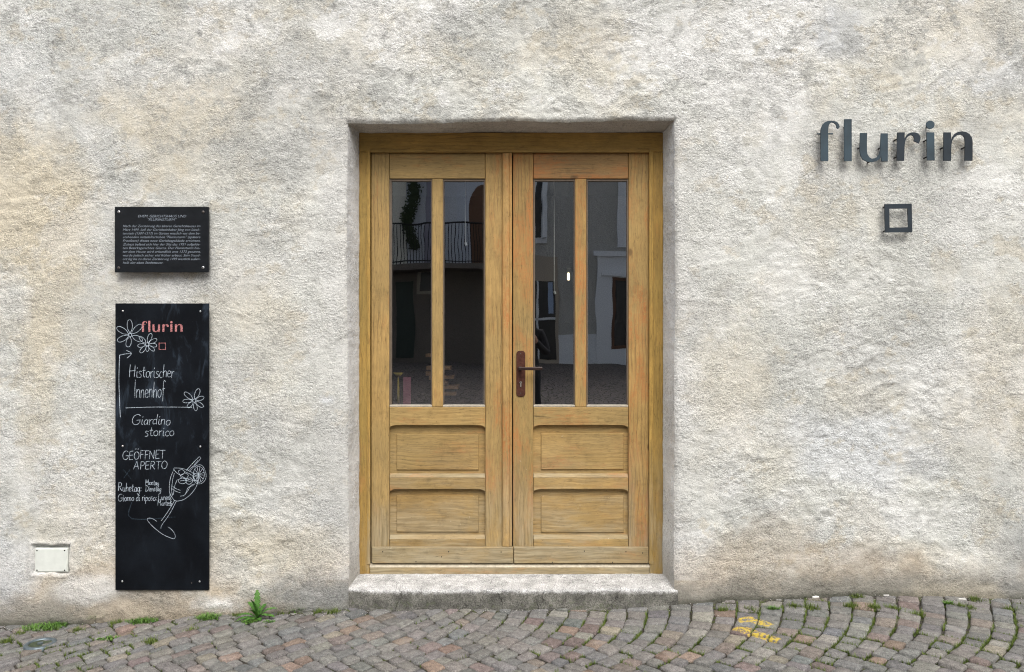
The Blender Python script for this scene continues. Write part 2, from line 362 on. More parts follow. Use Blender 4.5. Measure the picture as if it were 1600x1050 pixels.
M = dict(
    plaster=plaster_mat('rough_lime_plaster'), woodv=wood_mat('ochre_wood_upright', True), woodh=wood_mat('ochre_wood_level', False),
    woodvr=wood_mat('ochre_wood_upright_rubbed', True, (.375, .24, .082), 1.15), woodhr=wood_mat('ochre_wood_level_rubbed', False, (.30, .178, .066), 1.3),
    frame=wood_mat('ochre_wood_frame', True, (.395, .245, .062), .35), frameh=wood_mat('ochre_wood_frame_level', False, (.36, .218, .056), .2),
    weather=wood_mat('weathered_board', False, (.33, .24, .115), .5, .5),
    cobble=cobble_mat(), soil=soil_mat(), step=concrete_mat(), board=board_mat(), chalk=chalk_mat('white_chalk', (.56, .65, .74)), chalkb=chalk_mat('pale_blue_chalk', (.42, .56, .72)),
    pink=chalk_mat('pink_print', (.62, .27, .27)), glass=glass_mat(), plaque=simple('plaque_black', (.008, .0095, .012), .32, 0, 30, .3, .0002, .3),
    engr=simple('engraved_grey', (.24, .28, .33), .6), screw=simple('screw_steel', (.55, .56, .57), .3, .8), screwd=simple('screw_dull', (.10, .09, .085), .5, .5),
    steel=steel_mat('blued_steel', (.040, .062, .078), .65), steeld=steel_mat('dark_steel', (.022, .031, .040), .55),
    cover=simple('cover_plastic', (.66, .69, .645), .5, 0, 25, .06, .0003), brown=simple('brown_iron', (.085, .032, .022), .42, .3, 60, .35, .0008), dark=simple('dark_iron', (.035, .02, .016), .45, .4, 60, .3),
    nickel=simple('nickel', (.6, .58, .52), .3, .9), bead=simple('glazing_bead', (.13, .10, .07), .6), beadw=simple('putty', (.40, .36, .29), .75, 0, 90, .25),
    weed=leaf_mat('weed_green', (.030, .10, .014), (.085, .20, .032)), grass=leaf_mat('grass_green', (.045, .125, .015), (.14, .26, .045)), moss=leaf_mat('moss_green', (.05, .085, .012), (.15, .20, .035)),
    nail=simple('nail_black', (.015, .012, .01), .7), zinc=simple('zinc', (.13, .165, .185), .45, .6, 60, .3), pebble=simple('pale_pebble', (.55, .54, .50), .9),
    yellow=simple('yellow_leaf', (.60, .36, .05), .6), cig=simple('filter_white', (.75, .74, .70), .8),
)

# ================================================================ SETTING: ground
BX = np.array([-6, -2.67, -2.33, -1.94, -1.6, -1.42, -1.17, -.9, .5, .85, 1.12, 1.52, 1.81, 1.98, 2.44, 6])
BZ = np.array([-.14, -.127, -.12, -.102, -.075, -.067, -.057, -.045, -.040, -.022, -.004, .012, .028, .020, .012, .005])
def gz(x, y):
    b = np.interp(x, BX, BZ) + .0
    far = -np.minimum(np.asarray(y, float) + 4.5, 0) * .062
    fade = np.clip(1 + (np.asarray(y, float) + .6) / 5, 0, 1)
    return b * fade + far + (fbm(np.asarray(x) * 1.3 + 40, np.asarray(y) * 1.3, 2, 5) - .5) * .012
xs = np.concatenate([np.arange(-40, -3.6, 1.3), np.arange(-3.6, 3.6, .03), np.arange(3.6, 40, 1.3)])
ys = np.concatenate([np.arange(-45, -1.6, .8), np.arange(-1.6, .30, .02), np.array([.4, .8, 1.5, 3, 6, 20])])
X, Y = np.meshgrid(xs, ys, indexing='ij')
near = sm(-.10, -.02, Y) * .011 * (fbm(X * 7, Y * 9, 3, 3) * 1.6)
Z = gz(X, Y) - .013 + near + (fbm(X * 25, Y * 25, 2, 8) - .5) * .006
V, F = grid('', X, Y, Z, None)
street = npmesh('street', V, F, M['soil']); tag(street, 'street paved with grey and reddish cobbles laid in arcs, mossy joints', kind='structure')

# ---- cobbles in segmental arcs
W_, R_ = .62, .82
ARQ = np.linspace(0, W_, 60); _th = ((W_ - ARQ) / W_) ** 1.5; ARX = np.concatenate([[0], np.cumsum((_th[1:] + _th[:-1]) / 2 * np.diff(ARQ))])
def cusp(x): return -.66 - .047 * x - .0162 * x * x
def Xc(q, wl):
    a = abs(q); m = a % (2 * W_); m = m if m <= W_ else W_ - (m - W_) * .6
    return wl * a + (1.07 - wl) * float(np.interp(min(a, W_), ARQ, ARX))
def ang(q, wl):
    e = .004; return math.atan2(Xc(q + e, wl) - Xc(q - e, wl), 2 * e)
def wlf(x): return float(np.interp(x, [-1.3, -.7, -.1, .6, 1.4, 2.1], [.92, .80, .22, .16, .38, .52]))
def cpt(r, q):
    x = r * .102; wl = wlf(x); xx = x + Xc(q, wl) - .25
    return (xx, cusp(xx) + q)
stones = []
def add_stone(c):
    cx = sum(p[0] for p in c) / 4; cy = sum(p[1] for p in c) / 4
    if cy > .05 or cy < -1.12 or abs(cx) > 3.45: return
    stones.append((c, cx, cy))
for r in range(-50, 42):
    wl = wlf(r * .102)
    for sg in (1, -1):
        q = .026
        br = [q]; qq = q
        while qq < (1.0 if sg > 0 else .75):
            th = ang(sg * (qq + .04), wl); qq += random.uniform(.088, .112) * math.cos(th); br.append(qq)
        for q0, q1 in zip(br, br[1:]):
            c = []
            for qa, rr in ((q0, r), (q1, r), (q1, r + 1), (q0, r + 1)):
                th = ang(sg * qa, wl); dl = .102 * math.sin(th) * math.cos(th) / 2
                c.append(cpt(rr, sg * qa + (dl if rr == r else -dl)))
            if sg < 0: c = c[::-1]
            add_stone(c)
    a = .026
    add_stone([cpt(r + .02, .0), cpt(r, a * 1.9), cpt(r + 1, 0.0), cpt(r, -a * 1.9)])
PAL = [((.212, .209, .200), 36), ((.200, .199, .193), 26), ((.225, .216, .203), 18), ((.187, .192, .193), 10), ((.228, .198, .180), 8), ((.265, .205, .168), 4), ((.205, .170, .158), 4), ((.27, .265, .24), 5), ((.28, .255, .21), 2)]
def stone_geo(c, cx, cy):
    P4 = [Vector((x + random.uniform(-.006, .006), y + random.uniform(-.006, .006), 0)) for x, y in c]
    ctr = sum(P4, Vector()) / 4; area = sum(P4[i].x * P4[(i + 1) % 4].y - P4[(i + 1) % 4].x * P4[i].y for i in range(4)) / 2
    if area < 0: P4.reverse()
    gap = random.uniform(.0030, .0055)
    tilt = (random.uniform(-.05, .05), random.uniform(-.05, .05)); up = random.uniform(-.005, .005)
    def ring(inset, zz, ch):
        out = []
        for i in range(4):
            p = P4[i]; a = P4[i - 1]; b = P4[(i + 1) % 4]
            ea = (a - p).normalized(); eb = (b - p).normalized()
            p2 = p + (ea + eb) * inset
            out += [p2 + ea * ch, p2 + eb * ch]
        return [(v.x, v.y, float(gz(v.x, v.y)) + zz + up + (v.x - ctr.x) * tilt[0] + (v.y - ctr.y) * tilt[1] + random.uniform(-.0008, .0008)) for v in out]
    v = ring(gap, -.045, .005) + ring(gap, -.0045, .006) + ring(gap + .0035, -.0008, .007) + ring(gap + .020, .0004, .004)
    v.append((ctr.x, ctr.y, float(gz(ctr.x, ctr.y)) + .0008 + up))
    f = []
    for k in range(3):
        for i in range(8): f.append([k * 8 + i, k * 8 + (i + 1) % 8, (k + 1) * 8 + (i + 1) % 8, (k + 1) * 8 + i])
    for i in range(8): f.append([24 + i, 24 + (i + 1) % 8, 32])
    cols = [c_ for c_, n in PAL for _ in range(n)]; col = np.array(random.choice(cols)) * random.uniform(.82, 1.10) * np.array([.895, .885, .87])
    return v, f, np.clip(col + rng.normal(0, .003, 3), .03, 1)
def set_col(me, cols):
    a = me.color_attributes.new('Col', 'FLOAT_COLOR', 'POINT'); a.data.foreach_set('color', np.concatenate([cols, np.ones((len(cols), 1))], 1).astype(np.float32).ravel())
def vis_area(s):
    c, cx, cy = s; d = cy + D; px = abs(cx / d * FPX); inside = px < 810 and FPX * CAMZ / d + 525 < 1056 and cy < -.01
    return (1 if inside else 0, -cy)
stones.sort(key=vis_area, reverse=True)
for s in stones[:300]:
    v, f, col = stone_geo(*s); o = mk('cobblestone', v, f, M['cobble'], street, True); set_col(o.data, np.tile(col, (len(v), 1)))
VV, FF, CC = [], [], []
for s in stones[300:]:
    v, f, col = stone_geo(*s); b = len(VV); VV += v; FF += [[i + b for i in q] for q in f]; CC += [col] * len(v)
o = mk('cobblestones_beyond', VV, FF, M['cobble'], street, True); set_col(o.data, np.array(CC)); tag(o, kind='stuff')
o.name = 'remaining_cobbles'

# ================================================================ WALL
XL, XR, ZT = -.862, .850, 2.487
CB = (-2.496, -2.310, .132, .274)        # niche of the small cover (x0,x1,z0,z1)
def seg(a, b, st): n = max(1, round((b - a) / st)); return list(np.linspace(a, b, n, endpoint=False))
fx = .0085
xs = np.array(seg(-9, -3.9, .25) + seg(-3.9, -2.95, .014) + seg(-2.95, XL, fx) + seg(XL, XR, fx) + seg(XR, 2.95, fx) + seg(2.95, 3.9, .014) + seg(3.9, 9, .25) + [9])
zs = np.array(seg(-.5, -.2, .05) + seg(-.2, ZT, fx) + seg(ZT, 3.3, fx) + seg(3.3, 8, .25) + [8.0])
X, Z = np.meshgrid(xs, zs, indexing='ij')
def wallrelief(X, Z):
    rough = .55 + .9 * sm(.35, .7, fbm(X * 1.3, Z * 1.3, 3, 21))
    smooth = np.exp(-np.clip(np.minimum(np.abs(X - XL - .0), np.abs(X - XR)) - .02, 0, 9) / .14) * (Z < ZT + .05)
    rough = rough * (1 - .75 * smooth)
    wx = X + .10 * fbm(X * 4, Z * 4, 2, 31); wz = Z + .10 * fbm(X * 4, Z * 4, 2, 35)
    h = .022 * (fbm(X * .9, Z * .9, 3, 1) - .5) + .010 * (fbm(wx * 3.2, wz * 4, 3, 2) - .5)
    rid = 1 - np.abs(2 * fbm(wx * 11 + wz * 5, wz * 15 - wx * 3, 3, 4) - 1)
    h = h + rough * (.0032 * (rid ** 2 - .6) + .0078 * (fbm(wx * 22, wz * 32, 4, 6, .68) - .5))
    h = h + .0022 * sm(.60, .74, fbm(X * 6, Z * 8, 3, 9)) * rough       # thicker dabs of plaster
    return h
H = wallrelief(X, Z)
# wall foot swells out a little
H = H + .035 * sm(.28, -.08, Z) * (.6 + .8 * fbm(X * 2, Z * 2, 2, 12))
# niche
bx = np.maximum(np.maximum(CB[0] - X, X - CB[1]), np.maximum(CB[2] - Z, Z - CB[3])) + (fbm(X * 22, Z * 22, 2, 44) - .5) * .016
H = H * (1 - .7 * np.exp(-np.clip(bx, 0, 1) / .02)) + .006 * np.exp(-((bx - .012) / .012) ** 2) - .026 * sm(.004, -.006, bx)
# cracks
def crack(pts, depth=.004, wd=.006):
    global H
    for (a, b) in zip(pts, pts[1:]):
        ax, _, az = P(*a); bx_, _, bz = P(*b); dx, dz = bx_ - ax, bz - az; L = dx * dx + dz * dz
        xx = X + .02 * (fbm(X * 20, Z * 20, 2, 51) - .5); zz = Z + .02 * (fbm(X * 20, Z * 20, 2, 55) - .5)
        t = np.clip(((xx - ax) * dx + (zz - az) * dz) / L, 0, 1); d = np.hypot(xx - ax - t * dx, zz - az - t * dz)
        H = H - depth * np.exp(-(d / wd) ** 2)
crack([(152, 282), (172, 268), (197, 262), (215, 257)], .006)
crack([(1300, 622), (1322, 610), (1350, 612)], .003); crack([(1275, 682), (1300, 681), (1318, 672), (1335, 655)], .004)
crack([(1425, 765), (1436, 758), (1450, 757)], .004); crack([(350, 150), (385, 143), (400, 128)], .003)
for (hx, hy, r_, dp) in ((1230, 83, 4, .006), (1180, 62, 3, .005), (1355, 66, 3, .004), (708, 38, 13, .006), (345, 108, 9, .004), (1276, 458, 2.2, .004), (1302, 452, 2, .004), (1431, 672, 2, .004), (240, 112, 2.2, .004), (314, 55, 2.5, .004), (1285, 684, 3, .006), (1603, 400, 3, .003), (472, 752, 2.4, .004), (520, 699, 2, .004), (392, 838, 2.2, .004), (1127, 455, 2.4, .004), (906, 96, 4, .004), (616, 34, 5, .005), (1052, 730, 2.4, .003)):
    cx_, _, cz_ = P(hx, hy); e_ = np.hypot(X - cx_, (Z - cz_) * 1.3) / (r_ / 300) + (fbm(X * 30, Z * 30, 3, 77) - .5) * 1.6
    H = H - dp * sm(1.3, .5, e_)
for k_ in range(26):        # strokes of the trowel
    tx, tz, ta = random.uniform(-2.6, 2.6), random.uniform(.4, 3.1), random.uniform(-.5, .9); L_ = random.uniform(.08, .25)
    u_ = (X - tx) * math.cos(ta) + (Z - tz) * math.sin(ta); v_ = (Z - tz) * math.cos(ta) - (X - tx) * math.sin(ta) + .03 * (u_ / L_) ** 2 + (fbm(X * 12, Z * 12, 2, 79) - .5) * .03
    H = H + random.choice((-1, 1)) * .0028 * np.exp(-(v_ / .012) ** 2) * sm(1, .5, np.abs(u_) / L_)
# door opening edge: wavering and rounded
wob = lambda t, s: (fbm(t * 3.1, t * 0 + s, 3, s) - .5) * .016 + (fbm(t * 25, t * 0 + s, 2, s) - .5) * .006
dl = np.abs(X - XL); dr = np.abs(X - XR); dt = np.abs(Z - ZT)
Xw = X + (wob(Z, 61) + .014 * sm(2.0, .1, Z)) * np.exp(-dl / .05) * (Z < ZT + .1) + (wob(Z, 67) - .008 * sm(1.5, .1, Z)) * np.exp(-dr / .05) * (Z < ZT + .1)
Zw = Z + (wob(X, 71) + .010 * (X) / .85) * np.exp(-dt / .05) * (np.abs(X) < 1.1)
dd = np.maximum(np.maximum(XL - X, X - XR), Z - ZT)
Yw = -H + .014 * np.clip(1 - dd / .022, 0, 1) ** 2 * (dd > -1e-6)
H0 = -Yw
# ---- colour map (linear), stains with their own outlines
n1 = fbm(X * 1.1, Z * 1.1, 5, 81, .6); n2 = fbm(X * 3.5, Z * 3.5, 5, 85, .6); n3 = fbm(X * 9, Z * 9, 4, 88, .6)
base = np.array([.598, .608, .572]); warm = np.array([.605, .535, .395]); gr = np.array([.415, .425, .412]); wh = np.array([.74, .745, .735]); blu = np.array([.57, .60, .635]); ear = np.array([.40, .335, .25])
C = np.ones(X.shape + (3,)) * base
def lay(mask, col, k=1.0):
    global C
    m = np.clip(mask * k, 0, 1)[..., None]; C = C * (1 - m) + np.array(col) * m
lay(sm(.50, .66, n1) * .55, gr); lay(sm(.54, .70, fbm(X * 1.4 + 9, Z * 1.2, 5, 92, .6)) * .32, warm); lay(sm(.50, .66, fbm(X * 2.1 + 3, Z * 2.1, 5, 97, .6)) * .55, wh)
lay(sm(.56, .72, n2) * .40, gr); lay(sm(.58, .72, fbm(X * 5 + 5, Z * 4, 4, 99, .6)) * .22, warm * .95)
def blob(px, py, rx, ry, col, k, sharp=.5, ns=3.5):
    cx, _, cz = P(px, py); e = np.hypot((X - cx) / (rx / 300), (Z - cz) / (ry / 300)) + (fbm(X * ns + px, Z * ns + py, 6, 7, .72) - .5) * 2.0
    lay(sm(1 + sharp, 1 - sharp, e), col, k)
for b in [(40, 330, 95, 100, warm * .97, .95), (15, 260, 80, 45, warm * .95, .8), (110, 300, 40, 50, warm, .6), (95, 390, 55, 60, warm, .55), (60, 560, 30, 150, warm * .98, .5), (290, 175, 110, 45, warm * .97, .6), (250, 230, 60, 40, warm, .4),
          (10, 110, 60, 60, blu, .45), (8, 150, 18, 16, gr * .8, .6), (215, 85, 24, 18, wh * 1.06, .9), (345, 108, 14, 6, gr * .62, .9), (420, 210, 90, 55, gr * 1.02, .6), (440, 260, 60, 30, gr, .5), (140, 30, 90, 40, blu * .95, .3),
          (480, 50, 70, 60, gr * 1.1, .4), (455, 130, 60, 35, wh, .5), (750, 40, 120, 30, gr * .95, .45), (710, 40, 30, 18, gr * .8, .5), (620, 60, 80, 50, warm, .3), (900, 70, 90, 40, warm * 1.02, .3), (1100, 70, 90, 60, wh, .6), (1210, 60, 110, 60, wh * 1.03, .65),
          (1310, 50, 30, 35, blu * .82, .8), (1330, 60, 15, 15, gr * .6, .5), (1180, 160, 80, 40, wh, .45), (1540, 110, 80, 45, blu * 1.06, .7), (1580, 40, 40, 30, gr, .5), (1500, 60, 100, 60, warm * 1.02, .35),
          (1330, 690, 80, 60, blu * 1.08, .65), (1440, 725, 35, 25, blu * .85, .6), (1480, 580, 60, 30, wh, .4), (1130, 600, 60, 120, warm * 1.02, .4), (1570, 560, 60, 120, warm * .92, .4), (1360, 620, 60, 40, warm, .35), (1110, 480, 50, 60, gr * 1.05, .4), (1420, 490, 60, 25, gr * .95, .5), (1250, 450, 80, 40, wh, .4),
          (1410, 560, 90, 60, gr * 1.05, .3), (420, 520, 60, 90, warm * 1.02, .3), (360, 660, 90, 35, gr * .95, .45), (400, 560, 90, 50, gr * 1.06, .35), (510, 625, 14, 9, blu * 1.12, .8), (380, 420, 120, 40, wh, .4), (470, 800, 50, 60, wh, .35), (150, 800, 70, 60, wh * .97, .35), (70, 450, 30, 160, warm * 1.0, .5),
          (430, 850, 110, 40, warm * .95, .5), (130, 830, 80, 60, warm * .98, .35)]:
    blob(*b)
crust = fbm(X * 2.6 + 2, Z * 2.6, 7, 161, .78); up = sm(1.9, 2.9, Z + (n1 - .5))
lay(sm(.54, .62, crust) * (.10 + .28 * up), gr * .97); lay(sm(.455, .39, crust) * (.30 + .4 * up), wh * 1.0)
spot = fbm(X * 12, Z * 12, 5, 166, .75); lay(sm(.61, .69, spot) * (.20 + .50 * up), gr * .70)
lay(sm(.62, .70, fbm(X * 7 + 1, Z * 9, 6, 171, .75)) * .5, warm * .8)
# damp, dirty foot of the wall
nb = fbm(X * 1.8, Z * 2.2, 5, 111, .6); zf = Z + (nb - .5) * .34
lay(sm(.36, .06, zf) * (.30 + .5 * sm(.40, .62, n2)), ear * 1.15); gz0 = gz(X, X * 0 - .02)
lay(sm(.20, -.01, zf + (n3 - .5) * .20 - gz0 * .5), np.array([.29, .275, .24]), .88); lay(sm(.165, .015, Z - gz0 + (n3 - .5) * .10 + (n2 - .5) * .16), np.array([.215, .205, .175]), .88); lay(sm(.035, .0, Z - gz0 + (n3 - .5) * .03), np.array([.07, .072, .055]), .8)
blob(300, 985 - 30, 160, 22, ear * 1.2, .5); blob(345, 940, 34, 9, wh, .7, .9, 14); blob(500, 925, 70, 30, gr * .62, .8, .8, 9); blob(1180, 850, 80, 45, ear, .5); blob(1330, 875, 110, 28, ear * .95, .5); blob(1590, 880, 50, 45, gr * .62, .6); blob(1500, 930, 80, 20, np.array([.5, .45, .35]), .4)
blob(15, 890, 40, 60, blu * .95, .5); blob(140, 915, 50, 20, wh * .95, .5)
sm_ed = np.exp(-np.clip(np.minimum(np.abs(X - XL), np.abs(X - XR)) - .02, 0, 9) / .12) * (Z < ZT + .03) * (Z > .1)
lay(sm_ed * .45, np.array([.60, .595, .585]))
gl = np.exp(-np.clip(bx, 0, 1) / .012) * .6; lay(gl, wh * .95)
C *= (1 + (fbm(X * 17, Z * 21, 4, 120, .65) - .5) * .30)[..., None]
mean_c = C[(Z > .5) & (Z < 3)].mean(0); kf = (.26 * sm(.25, .6, Z))[..., None]; C = C * (1 - kf) + (mean_c * np.array([1.02, 1.02, 1.01])) * kf; C = np.clip(C * 1.01, 0, .85)
inside = (X[:-1, :-1] > XL - 1e-6) & (X[1:, 1:] < XR + 1e-6) & (Z[1:, 1:] < ZT + 1e-6)
V, F = grid('', Xw, Yw, Zw, None, keep=~inside); CF = C.reshape(-1, 3)
# reveals, sharing the front edge
ix0 = int(np.argmin(np.abs(xs - XL))); ix1 = int(np.argmin(np.abs(xs - XR))); iz1 = int(np.argmin(np.abs(zs - ZT)))
nu = 22; us = np.linspace(0, 1, nu); RD = .27
VL, FL, CL = [V], [F], [CF]; nbase = len(V)
def reveal(front, inner, nvec, sd, col):
    """front: (n,3) edge points, inner: (n,3); strip between with plaster relief"""
    global nbase
    n = len(front); U, T = np.meshgrid(us, np.arange(n), indexing='xy')
    A = front[:, None, :] * (1 - us[None, :, None]) + inner[:, None, :] * us[None, :, None]
    along = np.cumsum(np.r_[0, np.linalg.norm(np.diff(front, axis=0), axis=1)])[:, None]
    e = np.clip(np.minimum(along, along[-1] - along) / .05, 0, 1)
    r = ((fbm(along * 6, us[None] * 1.2, 3, sd) - .5) * .010 + (fbm(along * 40, us[None] * 9, 3, sd + 3) - .5) * .004) * np.minimum(us[None] * 6, 1) * e
    A = A + r[..., None] * np.array(nvec); I = np.arange(n * nu).reshape(n, nu) + nbase
    FL.append(np.stack([I[:-1, :-1], I[1:, :-1], I[1:, 1:], I[:-1, 1:]], -1).reshape(-1, 4)); VL.append(A.reshape(-1, 3))
    cc = np.array(col)[None, None] * (.82 + .36 * fbm(along * 4, us[None] * 2, 5, sd + 7, .6))[..., None]
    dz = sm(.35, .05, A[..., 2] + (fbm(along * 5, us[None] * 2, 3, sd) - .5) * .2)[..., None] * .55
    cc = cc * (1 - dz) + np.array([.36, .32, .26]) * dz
    CL.append(cc.reshape(-1, 3)); nbase += n * nu
G = V.reshape(len(xs), len(zs), 3)
il, ir, it = P(561, 0, .21)[0], P(1036, 0, .21)[0], P(0, 207, .21)[2]
def inn(front, x=None, z=None):
    o_ = front.copy(); o_[:, 1] = RD; k = RD / .21
    if x is not None: o_[:, 0] = x + (x - (XL if x < 0 else XR)) * (k - 1)
    if z is not None: o_[:, 2] = z
    return o_
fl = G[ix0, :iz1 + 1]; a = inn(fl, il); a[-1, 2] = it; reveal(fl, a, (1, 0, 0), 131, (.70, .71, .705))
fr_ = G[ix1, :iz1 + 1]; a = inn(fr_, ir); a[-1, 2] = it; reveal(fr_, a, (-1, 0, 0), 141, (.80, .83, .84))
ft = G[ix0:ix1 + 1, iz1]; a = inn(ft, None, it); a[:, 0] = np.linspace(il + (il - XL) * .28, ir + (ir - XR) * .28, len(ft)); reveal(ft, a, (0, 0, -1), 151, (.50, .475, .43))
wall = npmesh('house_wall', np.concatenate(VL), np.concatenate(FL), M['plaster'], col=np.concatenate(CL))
tag(wall, 'rough pale lime plaster house wall with ochre stains and grey damp foot', 'wall')

# ================================================================ DOORSTEP
sx0, sx1, sy0, sz = -.862, .857, -.036, .060
nx, cross = 260, []
R = .014
cross = [(RD, sz + .004)] + [(y, sz + .004 * y / RD) for y in np.linspace(.24, 0, 14)] + [(sy0 + R - R * math.sin(a), sz - .003 - R + R * math.cos(a)) for a in np.linspace(0, math.pi / 2, 6)] + [(sy0 - .006 * t, sz - .02 - t * .16) for t in np.linspace(.1, 1, 12)]
cross = np.array(cross); xs_ = np.linspace(sx0, sx1, nx)
Xs = np.repeat(xs_[:, None], len(cross), 1); Ys = np.repeat(cross[None, :, 0], nx, 0); Zs = np.repeat(cross[None, :, 1], nx, 0)
q = np.cumsum(np.r_[0, np.hypot(*np.diff(cross, axis=0).T)])[None]
dn = (fbm(Xs * 5, q * 5, 3, 201) - .5) * .012 + (fbm(Xs * 32, q * 32, 4, 205, .65) - .5) * .012
chip = sm(.62, .75, fbm(Xs * 9, q * 0 + 3, 3, 208)) * np.exp(-((q - .27) / .03) ** 2) * .008
fm = sm(.1, -.03, Ys); Ys = Ys + (dn * 1.0 + chip) * fm + np.sin(Xs * 3.1) * .003 + fm * .030 * sm(-.72, -.865, Xs) * (Ys < .05); Zs = Zs + dn * .5 * sm(-.2, -.02, Ys + 0) * (1 - 0 * fm) - chip * .8
V, F = grid('', Xs, Ys, Zs, None)
# end caps: close ends by pulling extra columns down into the wall
e0 = V.reshape(nx, -1, 3)
caps = []
for k, ex in ((0, .006), (nx - 1, -.006)):
    col = e0[k].copy(); c2 = col.copy(); c2[:, 1] = np.maximum(c2[:, 1], .02); c2[:, 0] += -.0 ; c2[:, 2] = np.minimum(c2[:, 2], sz - .012); caps.append((k, c2))
nb_ = len(V); m_ = e0.shape[1]
for k, c2 in caps:
    I0 = np.arange(m_) + k * m_; I1 = np.arange(m_) + nb_; V = np.concatenate([V, c2]); F = np.concatenate([F, np.stack([I0[:-1], I0[1:], I1[1:], I1[:-1]], -1)]); nb_ += m_
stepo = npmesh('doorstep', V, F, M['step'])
tag(stepo, 'low concrete doorstep with whitened top and pitted grey front under the double door', 'doorstep')

# ================================================================ DOUBLE DOOR
door = empty('double_door', (P(797, 0, .21)[0], .21, .064), 'ochre wooden double door with four tall glass panes and carved lower panels', 'door')
BV = .0025
FY = .21
# frame (all around), each member butted
jl = pbox('door_frame', 561, 577.5, 237.5, 897.3, FY, .30, M['frame'], door, .003); jl.name = 'frame_jamb'
jr = pbox('frame_jamb', 1015.5, 1036, 237.5, 897.3, FY, .30, M['frame'], door, .003)
fh = pbox('frame_head', 561, 1036, 207, 237.3, FY + .0, .30, M['frameh'], door, .003)
fs = pbox('frame_sill', 577.9, 1015.1, 886.5, 897.5, FY - .004, .30, M['weather'], door, .003)
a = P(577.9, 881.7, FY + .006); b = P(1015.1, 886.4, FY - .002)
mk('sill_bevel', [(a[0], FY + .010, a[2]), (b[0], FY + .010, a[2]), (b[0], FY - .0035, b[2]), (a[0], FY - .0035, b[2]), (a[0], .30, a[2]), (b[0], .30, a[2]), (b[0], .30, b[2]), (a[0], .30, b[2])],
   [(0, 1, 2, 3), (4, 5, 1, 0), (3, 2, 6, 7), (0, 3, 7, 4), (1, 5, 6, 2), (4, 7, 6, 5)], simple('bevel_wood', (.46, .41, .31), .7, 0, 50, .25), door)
# little moulding strip on the inner frame edge
for (x0, x1) in ((573.5, 578.5), (1014.5, 1021)):
    pbox('frame_bead', x0, x1, 236, 882, FY - .006, FY - .0005, M['frame'], door, .002)
pbox('frame_bead', 578.8, 1014.2, 232.5, 238, FY - .006, FY - .0005, M['frameh'], door, .002)

LF, LB = .226, .266        # leaf front / back
def rail_arched(px0, px1, py0, py1, drop, mat, parent, topbev=0):
    """rail whose lower edge is hollowed between rounded shoulders"""
    a = P(px0, py0, LF); b = P(px1, py1, LF); k = (LF + D) / FPX; r = 13 * k; dz = drop * k
    pts = [(a[0], a[2]), (a[0], b[2] - dz)]
    pts += [(a[0] + r * (1 - math.cos(t)), b[2] - dz + dz * math.sin(t)) for t in np.linspace(.25, math.pi / 2, 6)]
    pts += [(b[0] - r * (1 - math.cos(t)), b[2] - dz + dz * math.sin(t)) for t in np.linspace(math.pi / 2, .25, 6)]
    pts += [(b[0], b[2] - dz), (b[0], a[2])]
    return mkbm('rail', prism_bm(pts, LF, LB, .0025), mat, parent)
def panel(px0, px1, py0, py1, fx0, fx1, fy0, fy1, parent, mat):
    """raised-and-fielded panel: sunk margin and a proud centre field"""
    yb, ym, yf = .256, .2515, .2445
    o = [P(px0 - 3, py0 - 6, ym), P(px1 + 3, py0 - 6, ym), P(px1 + 3, py1 + 5, ym), P(px0 - 3, py1 + 5, ym)]
    i0 = [P(fx0 - .6, fy0 - .8, ym + .001), P(fx1 + .6, fy0 - .8, ym + .001), P(fx1 + .6, fy1 + 1, ym + .001), P(fx0 - .6, fy1 + 1, ym + .001)]
    i1 = [P(fx0, fy0, yf), P(fx1, fy0, yf), P(fx1, fy1, yf), P(fx0, fy1, yf)]
    bk = [(v[0], yb, v[2]) for v in o]
    v = o + i0 + i1 + bk
    f = [(8, 11, 10, 9), (12, 13, 14, 15)]
    for k in range(4):
        n_ = (k + 1) % 4; f += [(k, n_, 4 + n_, 4 + k), (4 + k, 4 + n_, 8 + n_, 8 + k), (k, 12 + k, 12 + n_, n_)]
    return mk('panel', v, f, mat, parent)
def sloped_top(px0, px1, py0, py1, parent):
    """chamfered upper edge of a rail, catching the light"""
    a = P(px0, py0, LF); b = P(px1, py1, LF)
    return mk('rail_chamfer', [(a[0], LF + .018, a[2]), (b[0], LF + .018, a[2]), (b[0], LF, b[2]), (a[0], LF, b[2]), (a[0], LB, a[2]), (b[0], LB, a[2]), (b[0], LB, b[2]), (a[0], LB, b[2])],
       [(0, 3, 2, 1), (4, 0, 1, 5), (3, 7, 6, 2), (0, 4, 7, 3), (1, 2, 6, 5), (4, 5, 6, 7)], M['weather'], parent)
